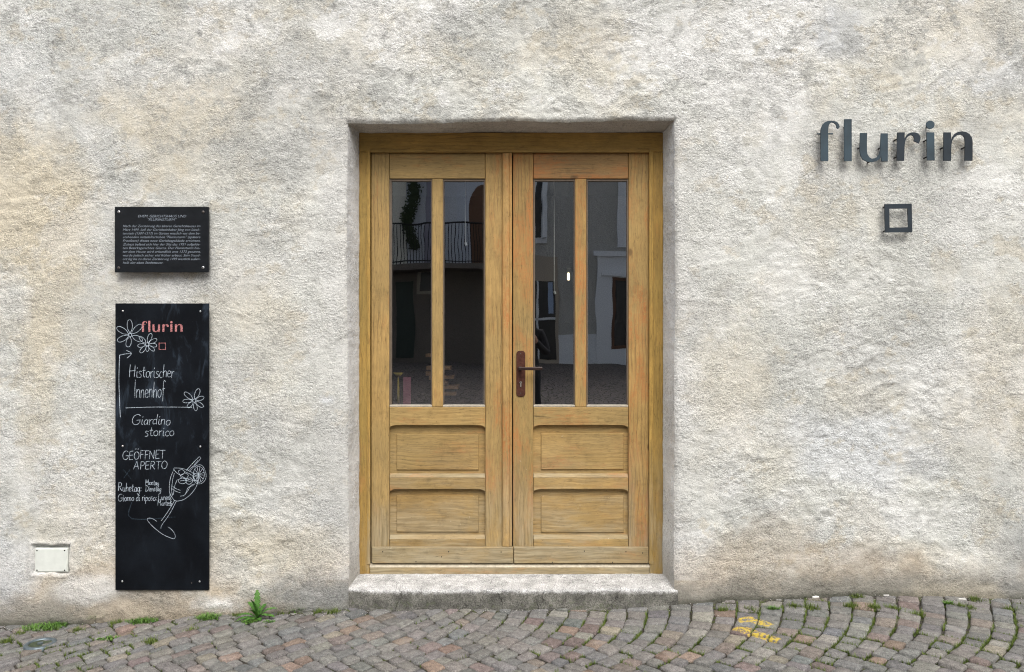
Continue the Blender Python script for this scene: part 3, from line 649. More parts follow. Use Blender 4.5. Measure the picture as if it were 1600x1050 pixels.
def leaf(L):
    sR = L['right']
    core = bmesh.new()
    # leaf body: a thin lattice behind the boards that the beads and panels sit in
    for (x0, x1, y0, y1) in L['core']:
        a = P(x0, y0, LB - .01); b = P(x1, y1, LB - .01); box_bm(a[0], b[0], LB + .001, LB + .012, b[2], a[2], 0, 1, core)
    lf = mkbm('door_leaf', core, M['bead'], door)
    V_ = M['woodvr'] if sR else M['woodv']; H_ = M['woodhr'] if sR else M['woodh']
    for (x0, x1, b_) in L['stiles']: pbox('stile', x0, x1, 239, 879, LF, LB, V_ if b_ else M['woodv'], lf, BV)
    x0, x1 = L['in']
    pbox('rail', x0 + .4, x1 - .4, 239.3, 279, LF + .001, LB, H_, lf, BV)
    # upper glazing
    (a0, a1), (m0, m1), (c0, c1) = L['pane1'], L['munt'], L['pane2']
    pbox('muntin', m0, m1, 279.3, 636, LF - .001, LB, M['woodvr'] if sR else M['woodv'], lf, .003)
    for (p0, p1, e0_, e1_) in ((a0, a1, x0 + .3, m0 - .3), (c0, c1, m1 + .3, x1 - .3)):
        g = pbox('pane', p0 - 2, p1 + 2, 281, 635, .2495, .2535, M['glass'], lf)
        for (bx0, bx1, by0, by1, mm) in ((e0_, p0, 283, 632.5, M['bead']), (p1, e1_, 283, 632.5, M['bead']), (e0_, e1_, 279.4, 283, M['bead'])):
            pbox('glazing_bead', bx0, bx1, by0, by1, .236, .249, mm, lf)
        pbox('glazing_bead', e0_, e1_, 632.7, 635.9, .2285, .249, M['beadw'], lf, .002)
    rail_arched(x0 + .4, x1 - .4, 636.2, 664.5, 5, M['woodh'], lf)
    panel(x0, x1, 666, 741, *L['f1'], lf, M['woodh'])
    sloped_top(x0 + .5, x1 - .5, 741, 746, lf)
    rail_arched(x0 + .4, x1 - .4, 746.2, 764.5, 5, M['woodh'], lf)
    panel(x0, x1, 766, 836, *L['f2'], lf, M['woodh'])
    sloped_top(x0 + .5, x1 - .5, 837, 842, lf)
    pbox('rail', x0 + .4, x1 - .4, 842.2, 879, LF, LB, M['woodh'], lf, BV)
    wb = pbox('weatherboard', *L['board'], 855, 880.5, .206, LF - .0005, M['weather'], lf, .004, 2)
    for (nx_, ny_) in L['nails']:
        c = P(nx_, ny_, .206); mkbm('nail', cyl_bm((c[0], c[2]), .0032, .2045, .2075, 8), M['nail'], lf)
    return lf
left = leaf(dict(right=False, stiles=[(580, 608, 0), (758.4, 785.5, 0)], **{'in': (608.2, 758.2)}, pane1=(612, 673.5), munt=(675.2, 691.8), pane2=(694, 756),
     f1=(620.5, 747.5, 679, 733.5), f2=(620.5, 747.5, 775, 830.5), board=(581, 802), nails=[(598, 862), (701, 862), (783, 862.5), (650, 877.5), (736, 878.5), (690, 870)],
     core=[(600, 612, 279, 640), (754, 764, 279, 640), (600, 764, 634, 668), (600, 764, 739, 768), (600, 764, 835, 879)]))
left['label'] = 'left leaf of the double door, evenly ochre'
right = leaf(dict(right=True, stiles=[(801.5, 833, 1), (982.3, 1014.3, 1)], **{'in': (833.2, 982)}, pane1=(836, 896.5), munt=(898.6, 916.2), pane2=(918.5, 979.5),
     f1=(846, 974, 677.5, 733), f2=(846, 974, 775, 831), board=(803, 1013.5), nails=[(863, 878.5), (957, 878.5), (913, 861), (978, 862), (1004, 864)],
     core=[(826, 836, 279, 640), (979, 988, 279, 640), (826, 988, 634, 668), (826, 988, 739, 768), (826, 988, 835, 879)]))
right['label'] = 'right leaf of the double door, paint rubbed to orange'
# astragal over the meeting stiles
k = (.208 + D) / FPX
xa, xb = P(785, 0, .208)[0], P(800, 0, .208)[0]
za, zb = P(0, 239.2, .208)[2], P(0, 854, .208)[2]
prof = [(xa, .2255), (xa, .213), (xa + .004, .209), (xa + .016, .206), (xb - .020, .206), (xb - .014, .210), (xb - .0125, .213), (xb - .010, .209), (xb - .002, .210), (xb, .214), (xb, .2255)]
v = [(x, y, za) for x, y in prof] + [(x, y, zb) for x, y in prof]; n_ = len(prof)
mk('astragal', v, [(i, i + n_, (i + 1) % n_ + n_, (i + 1) % n_) for i in range(n_)] + [tuple(range(n_)), tuple(range(2 * n_ - 1, n_ - 1, -1))], wood_mat('astragal_wood', True, (.40, .25, .09), 1.0), door)
# handle: backplate, lever, cylinder
def rrect(x0, x1, z0, z1, r, n=6):
    pts = []
    for cx, cz, a0 in ((x1 - r, z1 - r, 0), (x0 + r, z1 - r, 90), (x0 + r, z0 + r, 180), (x1 - r, z0 + r, 270)):
        pts += [(cx + r * math.cos(math.radians(a0 + 90 * i / n)), cz + r * math.sin(math.radians(a0 + 90 * i / n))) for i in range(n + 1)]
    return pts
a = P(806.8, 548, .2215); b = P(820.8, 619.8, .2215)
hp = mkbm('handle_plate', prism_bm(rrect(a[0], b[0], b[2], a[2], .018), .2205, LF - .0003, .0015), M['brown'], door)
c = P(812.7, 576, .2)
hb = bmesh.new(); cyl_bm((c[0], c[2]), .0125, .205, .2203, 16, 0, hb); cyl_bm((c[0], c[2]), .0085, .176, .205, 14, 0, hb)
mkbm('handle_rose', hb, M['dark'], hp, True)
lv = bmesh.new(); x1 = P(847.5, 0, .178)[0]; zc = P(0, 576, .178)[2]
box_bm(c[0] - .010, x1, .168, .180, zc - .0085, zc + .0085, .003, 2, lv)
mkbm('lever', lv, M['dark'], hp)
c = P(813.6, 600, .22); kb = prism_bm([(c[0] + .0065 * math.sin(t), c[2] + .0085 + .0065 * math.cos(t)) for t in np.linspace(-2.6, 2.6, 14)] + [(c[0] + .004, c[2] - .013), (c[0] + .002, c[2] - .016), (c[0] - .002, c[2] - .016), (c[0] - .004, c[2] - .013)], .2165, .2204)
mkbm('lock_cylinder', kb, M['nickel'], hp); kh = cyl_bm((c[0], c[2] + .009), .0022, .2160, .2164, 8); mkbm('keyhole', kh, M['nail'], hp)
for yy in (552.5, 614.5):
    s_ = P(813.5, yy, .22); mkbm('screw', cyl_bm((s_[0], s_[2]), .0032, .2195, .2204, 10, .001), M['screwd'], hp)

# ================================================================ TEXT TOOLS
def text_mesh(body, size, shear=0.0, thin=0.0):
    cu = bpy.data.curves.new('t', 'FONT'); cu.body = body; cu.size = size; cu.shear = shear; cu.offset = thin; cu.resolution_u = 2; cu.fill_mode = 'FRONT'
    ob = bpy.data.objects.new('t', cu); COL.objects.link(ob); me = bpy.data.meshes.new_from_object(ob.evaluated_get(bpy.context.evaluated_depsgraph_get()))
    v = np.array([tuple(q.co) for q in me.vertices]); f = [list(q.vertices) for q in me.polygons]
    bpy.data.objects.remove(ob); bpy.data.curves.remove(cu); bpy.data.meshes.remove(me); return v, f
# ================================================================ PLAQUE
PY = -.038
plq = pbox('memorial_plaque', 179, 326, 323, 425.5, PY, PY + .014, M['plaque'], None, .002)
tag(plq, 'small black engraved plaque with italic text above the chalkboard', 'plaque')
lines = [('EHEM. GERICHTSHAUS UND', 339.6, 215.5, 291, 3.9), ('"FLURINSTURM"', 345.0, 231, 276, 3.9)]
body = ['Nach der Zerstörung des älteren Gerichtshauses im', 'März 1499, ließ der Gerichtsinhaber Jörg von Liech-', 'tenstein (1507-1517) im Garten westlich vor dem be-', 'stehenden mittelalterlichen "Flurinsturm" (spätere', 'Fronfeste) dieses neue Gerichtsgebäude errichten.',
        'Zuletzt befand sich hier der Sitz des 1931 aufgelös-', 'ten Bezirksgerichtes Glurns. Der Flurinsturm hin-', 'ter dem Hause wird urkundlich erst 1373 genannt,', 'wurde jedoch sicher viel früher erbaut. Sein Stand-', 'ort lag bis zu deren Zerstörung 1499 westlich außer-', 'halb der alten Stadtmauer.']
lines += [(t, 354.9 + 5.72 * i, 192, 313 if i < 10 else 255, 3.7) for i, t in enumerate(body)]
def print_lines(lines, y, mat, parent, name='inscription', shear=.32):
    VV, FF = [], []
    for t, py, x0, x1, cap in lines:
        v, f = text_mesh(t, 1.0, shear, -.004); v[:, 0] -= v[:, 0].min(); k = (y + D) / FPX
        v[:, 0] *= (x1 - x0) * k / v[:, 0].max(); v[:, 1] *= cap * k / .70; o = P(x0, py, y); b = len(VV)
        VV += [(o[0] + q[0], y, o[2] + q[1]) for q in v]; FF += [[i + b for i in q] for q in f]
    return mk(name, VV, FF, mat, parent)
print_lines(lines[:2], PY - .0006, M['engr'], plq, 'heading'); print_lines(lines[2:], PY - .0006, M['engr'], plq)
for (x, y, m) in ((185.7, 331, 'screw'), (317.5, 331.3, 'screwd'), (185.5, 418.6, 'screwd'), (317.3, 418, 'screw')):
    c = P(x, y, PY); s_ = mkbm('screw', cyl_bm((c[0], c[2]), .0075, PY - .001, PY + .001, 14, .003), M[m], plq, True)
    mkbm('screw_slot', cyl_bm((c[0], c[2]), .0028, PY - .0048, PY - .0035, 8), M['nail'], s_)

# ================================================================ CHALKBOARD
BY = -.040
bd = pbox('chalkboard', 180, 326, 474, 922, BY, BY + .012, M['board'], None, .0015)
tag(bd, 'tall narrow black board with chalk flowers, opening hours and a cocktail glass', 'chalkboard')
for (x, y) in ((192, 486), (313, 486.5), (191.7, 697), (313, 697.7), (191, 908.3), (312, 908.6)):
    c = P(x, y, BY); mkbm('screw', cyl_bm((c[0], c[2]), .0052, BY - .001, BY + .001, 12, .0025), M['screw'], bd, True)
c = P(299.5, 911, BY); mkbm('screw', cyl_bm((c[0], c[2]), .003, BY - .001, BY + .001, 8, .001), M['screwd'], bd)
def smooth(pts, n=5, closed=False):
    p = [np.array(q, float) for q in pts]
    if len(p) < 3: return p
    out = []; N = len(p); g = (lambda i: p[i % N]) if closed else (lambda i: p[min(max(i, 0), N - 1)])
    for i in range(N if closed else N - 1):
        for t in np.linspace(0, 1, n, endpoint=False):
            a, b, c_, d = g(i - 1), g(i), g(i + 1), g(i + 2)
            out.append(.5 * (2 * b + (c_ - a) * t + (2 * a - 5 * b + 4 * c_ - d) * t * t + (3 * b - a - 3 * c_ + d) * t ** 3))
    out.append(p[0] if closed else p[-1]); return out
RZ = [0]
def ribbons(strokes, y, name, mat, parent, wd=1.5):
    """strokes: lists of photo positions on the board, drawn as thin layers of chalk"""
    VV, FF = [], []
    for st in strokes:
        pts = [np.array(q, float) for q in st]; RZ[0] = (RZ[0] + 1) % 12; yy = y - .0004 - RZ[0] * .00006
        for i, q in enumerate(pts):
            t = pts[min(i + 1, len(pts) - 1)] - pts[max(i - 1, 0)]; L = np.hypot(*t) or 1; nrm = np.array([-t[1], t[0]]) / L; wv = wd * .54 / 2 * random.uniform(.75, 1.15)
            VV += [P(*(q + nrm * wv), yy), P(*(q - nrm * wv), yy)]
            if i: b = len(VV); FF.append([b - 4, b - 3, b - 1, b - 2])
    return mk(name, VV, FF, mat, parent)
# handwritten single-stroke letters: x in units of cap height, y up from the baseline
GL = {
 'H': (.62, [[(.08, 1), (.06, .5), (.08, 0)], [(.5, .98), (.5, .45), (.48, 0)], [(0, .48), (.55, .52)]]),
 'I': (.18, [[(.08, 1.1), (.07, .5), (.1, -.02)]]), 'i': (.2, [[(.08, .52), (.07, .2), (.1, .03), (.18, .02)], [(.07, .70), (.10, .80)]]),
 's': (.32, [[(.28, .48), (.12, .52), (.06, .40), (.24, .22), (.22, .04), (.04, .02)]]), 't': (.3, [[(.14, .85), (.13, .3), (.17, .04), (.27, .05)], [(.02, .55), (.27, .58)]]),
 'o': (.38, [[(.2, .5), (.06, .36), (.08, .08), (.22, 0), (.34, .16), (.32, .42), (.2, .5)]]), 'r': (.28, [[(.06, .52), (.07, .25), (.07, 0)], [(.07, .3), (.14, .46), (.26, .5)]]),
 'c': (.3, [[(.28, .44), (.16, .5), (.05, .34), (.06, .1), (.16, 0), (.28, .07)]]), 'h': (.38, [[(.07, 1), (.06, .5), (.06, 0)], [(.06, .3), (.18, .5), (.3, .42), (.31, .0)]]),
 'e': (.34, [[(.06, .26), (.28, .3), (.26, .46), (.13, .5), (.04, .3), (.08, .06), (.2, 0), (.31, .07)]]), 'n': (.38, [[(.06, .52), (.06, .0)], [(.06, .3), (.16, .5), (.29, .44), (.31, .0)]]),
 'f': (.32, [[(.3, .95), (.2, 1.05), (.13, .85), (.13, .3), (.12, -.25)], [(.02, .5), (.28, .55)]]), 'G': (.7, [[(.6, .85), (.4, 1), (.12, .8), (.04, .4), (.18, .04), (.42, 0), (.6, .2), (.6, .42)], [(.36, .42), (.68, .45)]]),
 'a': (.38, [[(.3, .44), (.16, .5), (.04, .3), (.1, .03), (.24, .1), (.3, .42)], [(.31, .5), (.30, .15), (.36, 0)]]), 'd': (.4, [[(.3, .42), (.15, .5), (.04, .28), (.1, .02), (.26, .1)], [(.32, 1), (.30, .5), (.32, 0)]]),
 'E': (.5, [[(.08, 1), (.06, .5), (.06, 0)], [(.07, .97), (.44, 1)], [(.06, .5), (.38, .54)], [(.06, .0), (.44, .04)]]), 'Ö': (.66, [[(.32, .9), (.08, .68), (.07, .22), (.28, 0), (.52, .2), (.54, .66), (.32, .9)], [(.18, 1.12), (.21, 1.26)], [(.42, 1.13), (.45, 1.27)]]),
 'O': (.66, [[(.32, 1), (.08, .75), (.07, .25), (.28, 0), (.52, .2), (.56, .7), (.32, 1)]]), 'F': (.48, [[(.08, 1), (.07, .5), (.08, 0)], [(.07, .97), (.46, 1)], [(.07, .52), (.36, .55)]]),
 'N': (.66, [[(.08, 0), (.07, .95)], [(.07, .95), (.3, .5), (.5, .04)], [(.5, .04), (.54, 1)]]), 'T': (.56, [[(0, .97), (.54, 1)], [(.27, .97), (.26, .5), (.27, 0)]]),
 'A': (.62, [[(.0, 0), (.28, 1)], [(.28, 1), (.5, 0)], [(.1, .36), (.46, .38)]]), 'P': (.5, [[(.08, 1), (.07, 0)], [(.07, .97), (.36, .95), (.42, .7), (.3, .5), (.07, .45)]]), 'R': (.56, [[(.08, 1), (.07, 0)], [(.07, .97), (.36, .95), (.42, .7), (.3, .52), (.07, .48)], [(.2, .48), (.36, .2), (.5, 0)]]),
 'u': (.38, [[(.05, .5), (.06, .12), (.16, 0), (.28, .12)], [(.30, .5), (.29, .15), (.35, 0)]]), 'g': (.38, [[(.3, .44), (.16, .5), (.04, .3), (.1, .05), (.24, .1), (.3, .42)], [(.31, .5), (.3, 0), (.26, -.3), (.12, -.34), (.05, -.22)]]),
 ':': (.2, [[(.07, .05), (.11, .15)], [(.07, .40), (.11, .50)]]), 'M': (.7, [[(.06, 0), (.08, 1)], [(.08, 1), (.3, .4), (.52, 1)], [(.52, 1), (.56, 0)]]), 'D': (.6, [[(.1, 1), (.09, 0)], [(.0, 1), (.34, .95), (.54, .55), (.38, .08), (.02, 0)]]),
 'p': (.38, [[(.06, .5), (.06, 0), (.05, -.4)], [(.06, .35), (.18, .5), (.32, .36), (.28, .06), (.14, 0), (.06, .1)]]), 'L': (.46, [[(.1, 1), (.07, .5), (.06, .02), (.24, .0), (.42, .05)]]), ' ': (.26, []),
 'ì': (.2, [[(.08, .52), (.07, .2), (.1, .03), (.18, .02)], [(.02, .82), (.12, .68)]]), 'v': (.3, [[(.03, .5), (.14, 0), (.28, .52)]]), 'b': (.38, [[(.06, 1), (.06, 0)], [(.06, .35), (.2, .5), (.33, .3), (.22, 0), (.06, .08)]]),
}
def write(txt, x0, x1, base, h, rise=0.0, slant=.08, name='chalk_writing', mat='chalk', wd=1.4):
    W = sum(GL[c_][0] for c_ in txt); k = (x1 - x0) / W; x = 0; st = []
    for c_ in txt:
        jy = random.uniform(-.04, .04)
        for s_ in GL[c_][1]:
            st.append([(x0 + (x + q[0] + slant * q[1] * h / k) * k, base - (q[1] + jy) * h - rise * x / W) for q in smooth(s_, 5)])
        x += GL[c_][0]
    return ribbons(st, BY, name, M[mat], bd, wd)
write('Historischer', 201, 272, 589, 19.5, -1, .06, wd=1.45); write('Innenhof', 209, 258, 621, 25, 0, .04, wd=1.4)
write('Giardino', 205, 266, 663, 16, -1, .15); write('storico', 225.5, 272, 681.5, 16, 1, .1)
write('GEÖFFNET', 191, 258, 718, 13.5, 1.5, .05, wd=1.35); write('APERTO', 208.5, 262, 733.5, 12.5, 1, .08, wd=1.35)
write('Ruhetag:', 184, 221.5, 767.5, 13, -1, .05, wd=1.35); write('Montag', 227, 248.5, 757.5, 8.5, -1, .05, wd=1.15); write('Dienstag', 227, 252, 767.5, 9, 0, .05, wd=1.15)
write('Giorno di riposo:', 184, 245, 783, 11, 1, .05, wd=1.2); write('Lunedì', 247, 268, 781, 10, 0, .05, wd=1.15); write('Martedì', 246, 269, 790, 9, 0, .05, wd=1.1)
def flower(cx, cy, specs, name='chalk_flower'):
    st = []
    for ang_, L, wd_ in specs:
        a = math.radians(ang_); u = np.array([math.cos(a), -math.sin(a)]); n = np.array([-u[1], u[0]]); c0 = np.array([cx, cy])
        st.append(smooth([c0 + u * 2.6, c0 + u * L * .45 + n * wd_ * .8, c0 + u * L * .85 + n * wd_ * .75, c0 + u * L, c0 + u * L * .85 - n * wd_ * .75, c0 + u * L * .45 - n * wd_ * .8, c0 + u * 2.2], 5))
    st.append(smooth([(cx + 2.4 * math.cos(t), cy + 2.4 * math.sin(t)) for t in np.linspace(0, 6.6, 9)], 3))
    ribbons(st, BY, name, M['chalk'], bd, 1.25)
flower(203.5, 523.5, [(93, 24, 4.6), (42, 24, 4.8), (-25, 21, 4.6), (-62 - 40, 19, 4.6), (205, 22, 4.6), (150, 24, 4.8)])
flower(230, 538, [(70, 18, 3.6), (28, 17, 3.4), (-8, 15, 3.3), (-42, 15, 3), (-88, 11, 2.8), (-130, 17, 3.4), (190, 15, 3.2), (135, 17, 3.3)])
flower(303.5, 626, [(68, 20, 4), (20, 16, 3.4), (-35, 17, 3.4), (-80, 16, 3.2), (-135, 15, 3.2), (183, 18, 3.2), (140, 20, 3.8)])
ribbons([smooth([(188, 652), (186.6, 620), (185.8, 590), (186.8, 554.6)], 6), smooth([(186.8, 555), (196, 553), (205, 552.5)], 4), smooth([(197.5, 547.5), (205.6, 552.3), (198.3, 559.6)], 4)], BY, 'chalk_arrow', M['chalk'], bd, 1.6)
ribbons([smooth([(196.4, 637.4), (240, 636), (300, 636.3)], 6)], BY, 'chalk_line', M['chalk'], bd, 1.4)
def B2(p): return (170 + p[0] / 4.2, 680 + p[1] / 4.2)
gs = [smooth([B2(q) for q in s_], 5) for s_ in (
  [(430, 215), (480, 218), (540, 240), (585, 285), (570, 298), (510, 285), (450, 250), (428, 225), (430, 215)],
  [(427, 225), (405, 280), (397, 340), (402, 385), (430, 428)], [(585, 292), (575, 335), (540, 385), (495, 420), (455, 432), (430, 428)],
  [(432, 428), (395, 490), (345, 562)], [(445, 430), (400, 515), (348, 590), (342, 612)],
  [(316, 566), (285, 547), (258, 545), (255, 560), (290, 600), (350, 648), (400, 672), (430, 678), (435, 655), (415, 622), (388, 602)],
  [(412, 330), (440, 350), (470, 362)], [(412, 350), (440, 368), (470, 378)], [(430, 250), (418, 300), (412, 360), (420, 400)], [(450, 290), (430, 340), (425, 390)], [(555, 330), (520, 345), (500, 390), (470, 400)], [(565, 320), (540, 330), (515, 370), (490, 400)],
  [(455, 235), (480, 225), (498, 245), (470, 262), (455, 235)], [(470, 262), (500, 250), (522, 262), (505, 285), (472, 275), (470, 262)], [(458, 290), (490, 280), (512, 300), (490, 318), (462, 312), (458, 290)], [(505, 290), (535, 280), (552, 300), (530, 322), (508, 312), (505, 290)], [(500, 240), (545, 262), (560, 285)], [(470, 300), (500, 296), (540, 305)],
  [(508, 232), (550, 185), (592, 142)], [(528, 240), (565, 198), (604, 152)], [(592, 142), (600, 144), (604, 152)], [(520, 235), (560, 195), (585, 165)])]
cx, cy = 593, 257
gs += [smooth([B2((cx + 45 * math.cos(t) + 3 * math.sin(3 * t), cy + 63 * math.sin(t))) for t in np.linspace(-2.3, 2.9, 14)], 3), smooth([B2((cx - 2 + 36 * math.cos(t), cy + 52 * math.sin(t))) for t in np.linspace(0, 6.3, 14)], 3)]
gs += [[B2((cx - 4, cy + 2)), B2((cx - 2 + 33 * math.cos(t), cy + 48 * math.sin(t)))] for t in np.linspace(.1, 6.0, 12)]
ribbons(gs, BY, 'chalk_glass', M['chalk'], bd, 1.15)
sm_ = [[B2((150, 440)), B2((150, 548)), B2((440, 536))], [B2((95, 225)), B2((145, 285))], [B2((140, 225)), B2((98, 282))]]
ribbons([smooth(s_, 4) for s_ in sm_], BY + .0001, 'chalk_smudge', chalk_mat('wiped_chalk', (.035, .05, .065)), bd, 2.2)

# ---- the word "flurin" : outlines in a 1400 x 1050 enlargement of the sign
LET = {
 'f': [[(112, 408), (112, 185), (116, 150), (127, 122), (145, 104), (168, 94), (192, 91), (220, 94), (243, 104), (256, 122), (262, 142), (250, 157), (236, 148), (236, 134), (228, 118), (214, 108), (200, 106), (186, 113), (177, 130), (172, 155), (171, 185), (171, 408)], [(85, 188), (210, 188), (210, 198), (85, 198)]],
 'l': [[(296, 80), (355, 80), (355, 408), (296, 408)]],
 'u': [[(420, 188), (476, 188), (474, 260), (474, 325), (479, 355), (492, 377), (512, 388), (535, 386), (555, 373), (570, 352), (577, 325), (583, 191), (637, 191), (637, 411), (588, 411), (584, 372), (572, 392), (548, 409), (510, 417), (472, 412), (442, 396), (424, 366), (417, 325)]],
 'r': [[(709, 184), (768, 184), (768, 240), (780, 212), (797, 194), (820, 184), (846, 183), (868, 189), (885, 203), (894, 225), (892, 245), (880, 270), (838, 250), (844, 232), (838, 215), (822, 206), (804, 209), (787, 223), (775, 245), (768, 285), (765, 405), (707, 405)]],
 'i': [[(941, 183), (1001, 183), (1001, 404), (941, 404)], [(971 + 33 * math.cos(t), 123 + 33 * math.sin(t)) for t in np.linspace(0, 2 * math.pi, 24, endpoint=False)]],
 'n': [[(1074, 183), (1130, 183), (1133, 250), (1143, 218), (1160, 194), (1185, 180), (1215, 175), (1248, 181), (1275, 197), (1292, 222), (1299, 255), (1299, 405), (1237, 405), (1240, 265), (1237, 232), (1226, 210), (1205, 201), (1180, 206), (1158, 222), (1142, 246), (1134, 280), (1132, 405), (1072, 405)]],
}
LY = -.040
def zpt(q, y): return P(1260 + q[0] / 5, 170 + q[1] / 5, y)
sg = empty('shop_sign', (*P(1400, 220, 0)[:1], 0, P(1400, 252, 0)[2]), 'word flurin in blued steel letters standing off the plaster, above the small square', 'sign')
for i, (ch, outl) in enumerate(LET.items()):
    bm = bmesh.new()
    for j, o_ in enumerate(outl):
        dy = .003 if (ch == 'f' and j == 1) else 0.0
        pts = [(zpt(q, LY)[0], zpt(q, LY)[2]) for q in o_]; prism_bm(pts, LY + dy, LY + .006 + dy, .0007 if j == 0 else 0, bm)
    lt = mkbm('letter', bm, M['steeld'] if ch in 'rn' else M['steel'], sg)
    lt.rotation_euler = (math.radians(random.uniform(-.8, .8) - (1.5 if ch in 'fi' else 0)), 0, math.radians(random.uniform(-1, 1)))
    for q in {'f': [(140, 200), (140, 370)], 'l': [(322, 130), (322, 370)], 'u': [(430, 297), (590, 300), (505, 408)], 'r': [(715, 235), (715, 372)], 'i': [(950, 238), (950, 372), (971, 123)], 'n': [(1082, 298), (1247, 298)]}[ch]:
        a = zpt(q, LY); mkbm('pin', cyl_bm((a[0], a[2]), .0042, LY + .006, .03, 8), M['nail'], lt)
sqp = [[(612, 745), (823, 741), (828, 963), (616, 966)], [(648, 780), (791, 778), (796, 925), (650, 928)]]
O = [zpt(q, LY) for q in sqp[0]]; I_ = [zpt(q, LY) for q in sqp[1]]
v = O + I_; v = v + [(a, LY + .007, c_) for a, _, c_ in v]; f = []
for k in range(4):
    n_ = (k + 1) % 4; f += [(k, n_, 4 + n_, 4 + k), (8 + k, 12 + k, 12 + n_, 8 + n_), (k, 8 + k, 8 + n_, n_), (4 + k, 4 + n_, 12 + n_, 12 + k)]
se = mk('square_emblem', v, f, M['steeld']); tag(se, 'small dark steel square outline mounted on the plaster below the shop name', 'emblem')
for q in ((630, 760), (810, 760), (632, 950), (812, 948)):
    a = zpt(q, LY); mkbm('pin', cyl_bm((a[0], a[2]), .0042, LY + .0068, .03, 8), M['nail'], se)
# pink copy printed on the board
bm = bmesh.new(); sc_ = 65 / 1215
for ch, outl in LET.items():
    for j, o_ in enumerate(outl):
        f_ = bm.faces.new([bm.verts.new(P(220.4 + (q[0] - 85) * sc_, 518.6 - (410 - q[1]) * sc_ * .98, BY - .0012 - j * .0002)) for q in o_])
bmesh.ops.triangulate(bm, faces=bm.faces[:]); mkbm('pink_logo', bm, M['pink'], bd)
ribbons([[(248.6, 536), (258.4, 536)], [(258.4, 535.3), (258.4, 546.6)], [(259, 546), (248.6, 546)], [(248.6, 546.6), (248.6, 535.3)]], BY, 'pink_square', M['pink'], bd, 1.5)

# ================================================================ SMALL COVER in the niche
cv = pbox('junction_box_cover', 56, 104.5, 857.5, 893, .002, .04, M['cover'], None, .003, 2)
tag(cv, 'small pale grey-green plastic cover plate set in the wall left of the chalkboard', 'cover plate')
pbox('rim', 54.6, 106, 856.2, 894.2, .006, .04, M['cover'], cv, .002)
for (x, y) in ((57.8, 860.3), (101, 860.3), (57.8, 891), (101, 891)):
    c = P(x, y, .002); mkbm('screw', cyl_bm((c[0], c[2]), .0038, .0012, .004, 8), M['nail'], cv)

# ================================================================ GROUND DETAILS
def gpt(px, py):
    d = FPX * CAMZ / (py - 525); x, y = (px - 800) * d / FPX, d - D
    for _ in range(6):
        z = float(gz(x, y)); d = FPX * (CAMZ - z) / (py - 525); x, y = (px - 800) * d / FPX, d - D
    return (x, y, float(gz(x, y)))
# valve cap
c = gpt(63, 1007); bm = bmesh.new()
def ringm(bm, c, r0, r1, z0, z1, n=28):
    A = [[bm.verts.new((c[0] + r * math.cos(2 * math.pi * i / n), c[1] + r * math.sin(2 * math.pi * i / n), c[2] + z)) for i in range(n)] for r, z in ((r1, -.02), (r1, z1), (r1 - .004, z1 + .003), (r0 + .003, z1 + .003), (r0, z0), (r0, -.02))]
    for a, b in zip(A, A[1:]):
        for i in range(n): bm.faces.new((a[i], a[(i + 1) % n], b[(i + 1) % n], b[i]))
ringm(bm, c, .050, .070, .002, .006); cap = mkbm('valve_cover', bm, M['zinc'], None, True); tag(cap, 'small round zinc valve cover sunk in the cobbles at lower left', 'valve cover')
bm = cyl_bm((c[0], c[1]), .050, c[2] + .0035, c[2] - .015, 24, 0, None, 'z'); mkbm('lid', bm, simple('mossy_metal', (.05, .065, .035), .7, .2, 90, .6, .002), cap)
mkbm('lid_boss', cyl_bm((c[0], c[1]), .014, c[2] + .009, c[2] + .003, 6, 0, None, 'z'), M['zinc'], cap)
# grass
def tuft(px, py, n, h, spread, label, mat='grass', flat=.3, name='grass_tuft', group=None):
    c = gpt(px, py); VV, FF = [], []
    for _ in range(n):
        a = random.uniform(0, 2 * math.pi); r = spread * math.sqrt(random.random()); b = (c[0] + r * math.cos(a) * 1.4, min(c[1] + r * math.sin(a) * .6, -.01)); z0 = float(gz(*b)) - .004
        hh = h * random.uniform(.45, 1.05) * (1 - .4 * r / spread); d = random.uniform(0, 6.28); ln = hh * random.uniform(flat, flat + .9); wv = random.uniform(.0012, .0026) * (1.3 if h < .04 else 1)
        px_, py_ = -math.sin(d) * wv, math.cos(d) * wv; i0 = len(VV)
        for t in (0, .4, .75): VV += [(b[0] + math.cos(d) * ln * t * t - px_ * (1 - t * .7), min(b[1] + math.sin(d) * ln * t * t - py_ * (1 - t * .7), .0), z0 + hh * t * (1 - .25 * t)), (b[0] + math.cos(d) * ln * t * t + px_ * (1 - t * .7), min(b[1] + math.sin(d) * ln * t * t + py_ * (1 - t * .7), .0), z0 + hh * t * (1 - .25 * t))]
        VV.append((b[0] + math.cos(d) * ln, min(b[1] + math.sin(d) * ln, 0), z0 + hh * .72)); FF += [(i0, i0 + 1, i0 + 3, i0 + 2), (i0 + 2, i0 + 3, i0 + 5, i0 + 4), (i0 + 4, i0 + 5, i0 + 6)]
    o = mk(name, VV, FF, M[mat], None, True, (c[0], c[1], c[2])); tag(o, label, 'grass', group); return o
G_ = 'grass tufts at the foot of the wall'
tuft(70, 980, 482, 0.041, .085, 'wide low grass mat at the wall foot under the small cover plate', group=G_)
tuft(93, 976, 184, 0.047, .04, 'small grass tuft at the right end of the low mat under the cover plate', group=G_)
tuft(154, 970, 252, 0.084, .028, 'upright dark green grass tuft at the wall left of the chalkboard', group=G_)
tuft(222, 971, 345, 0.049, .06, 'spreading grass patch on the ground below the chalkboard', group=G_)
tuft(325, 967, 299, 0.054, .045, 'grass tuft just right of the chalkboard foot', group=G_)
tuft(345, 957, 184, 0.068, .035, 'thin grass clump against the wall between the chalkboard and the leafy weed', group=G_)
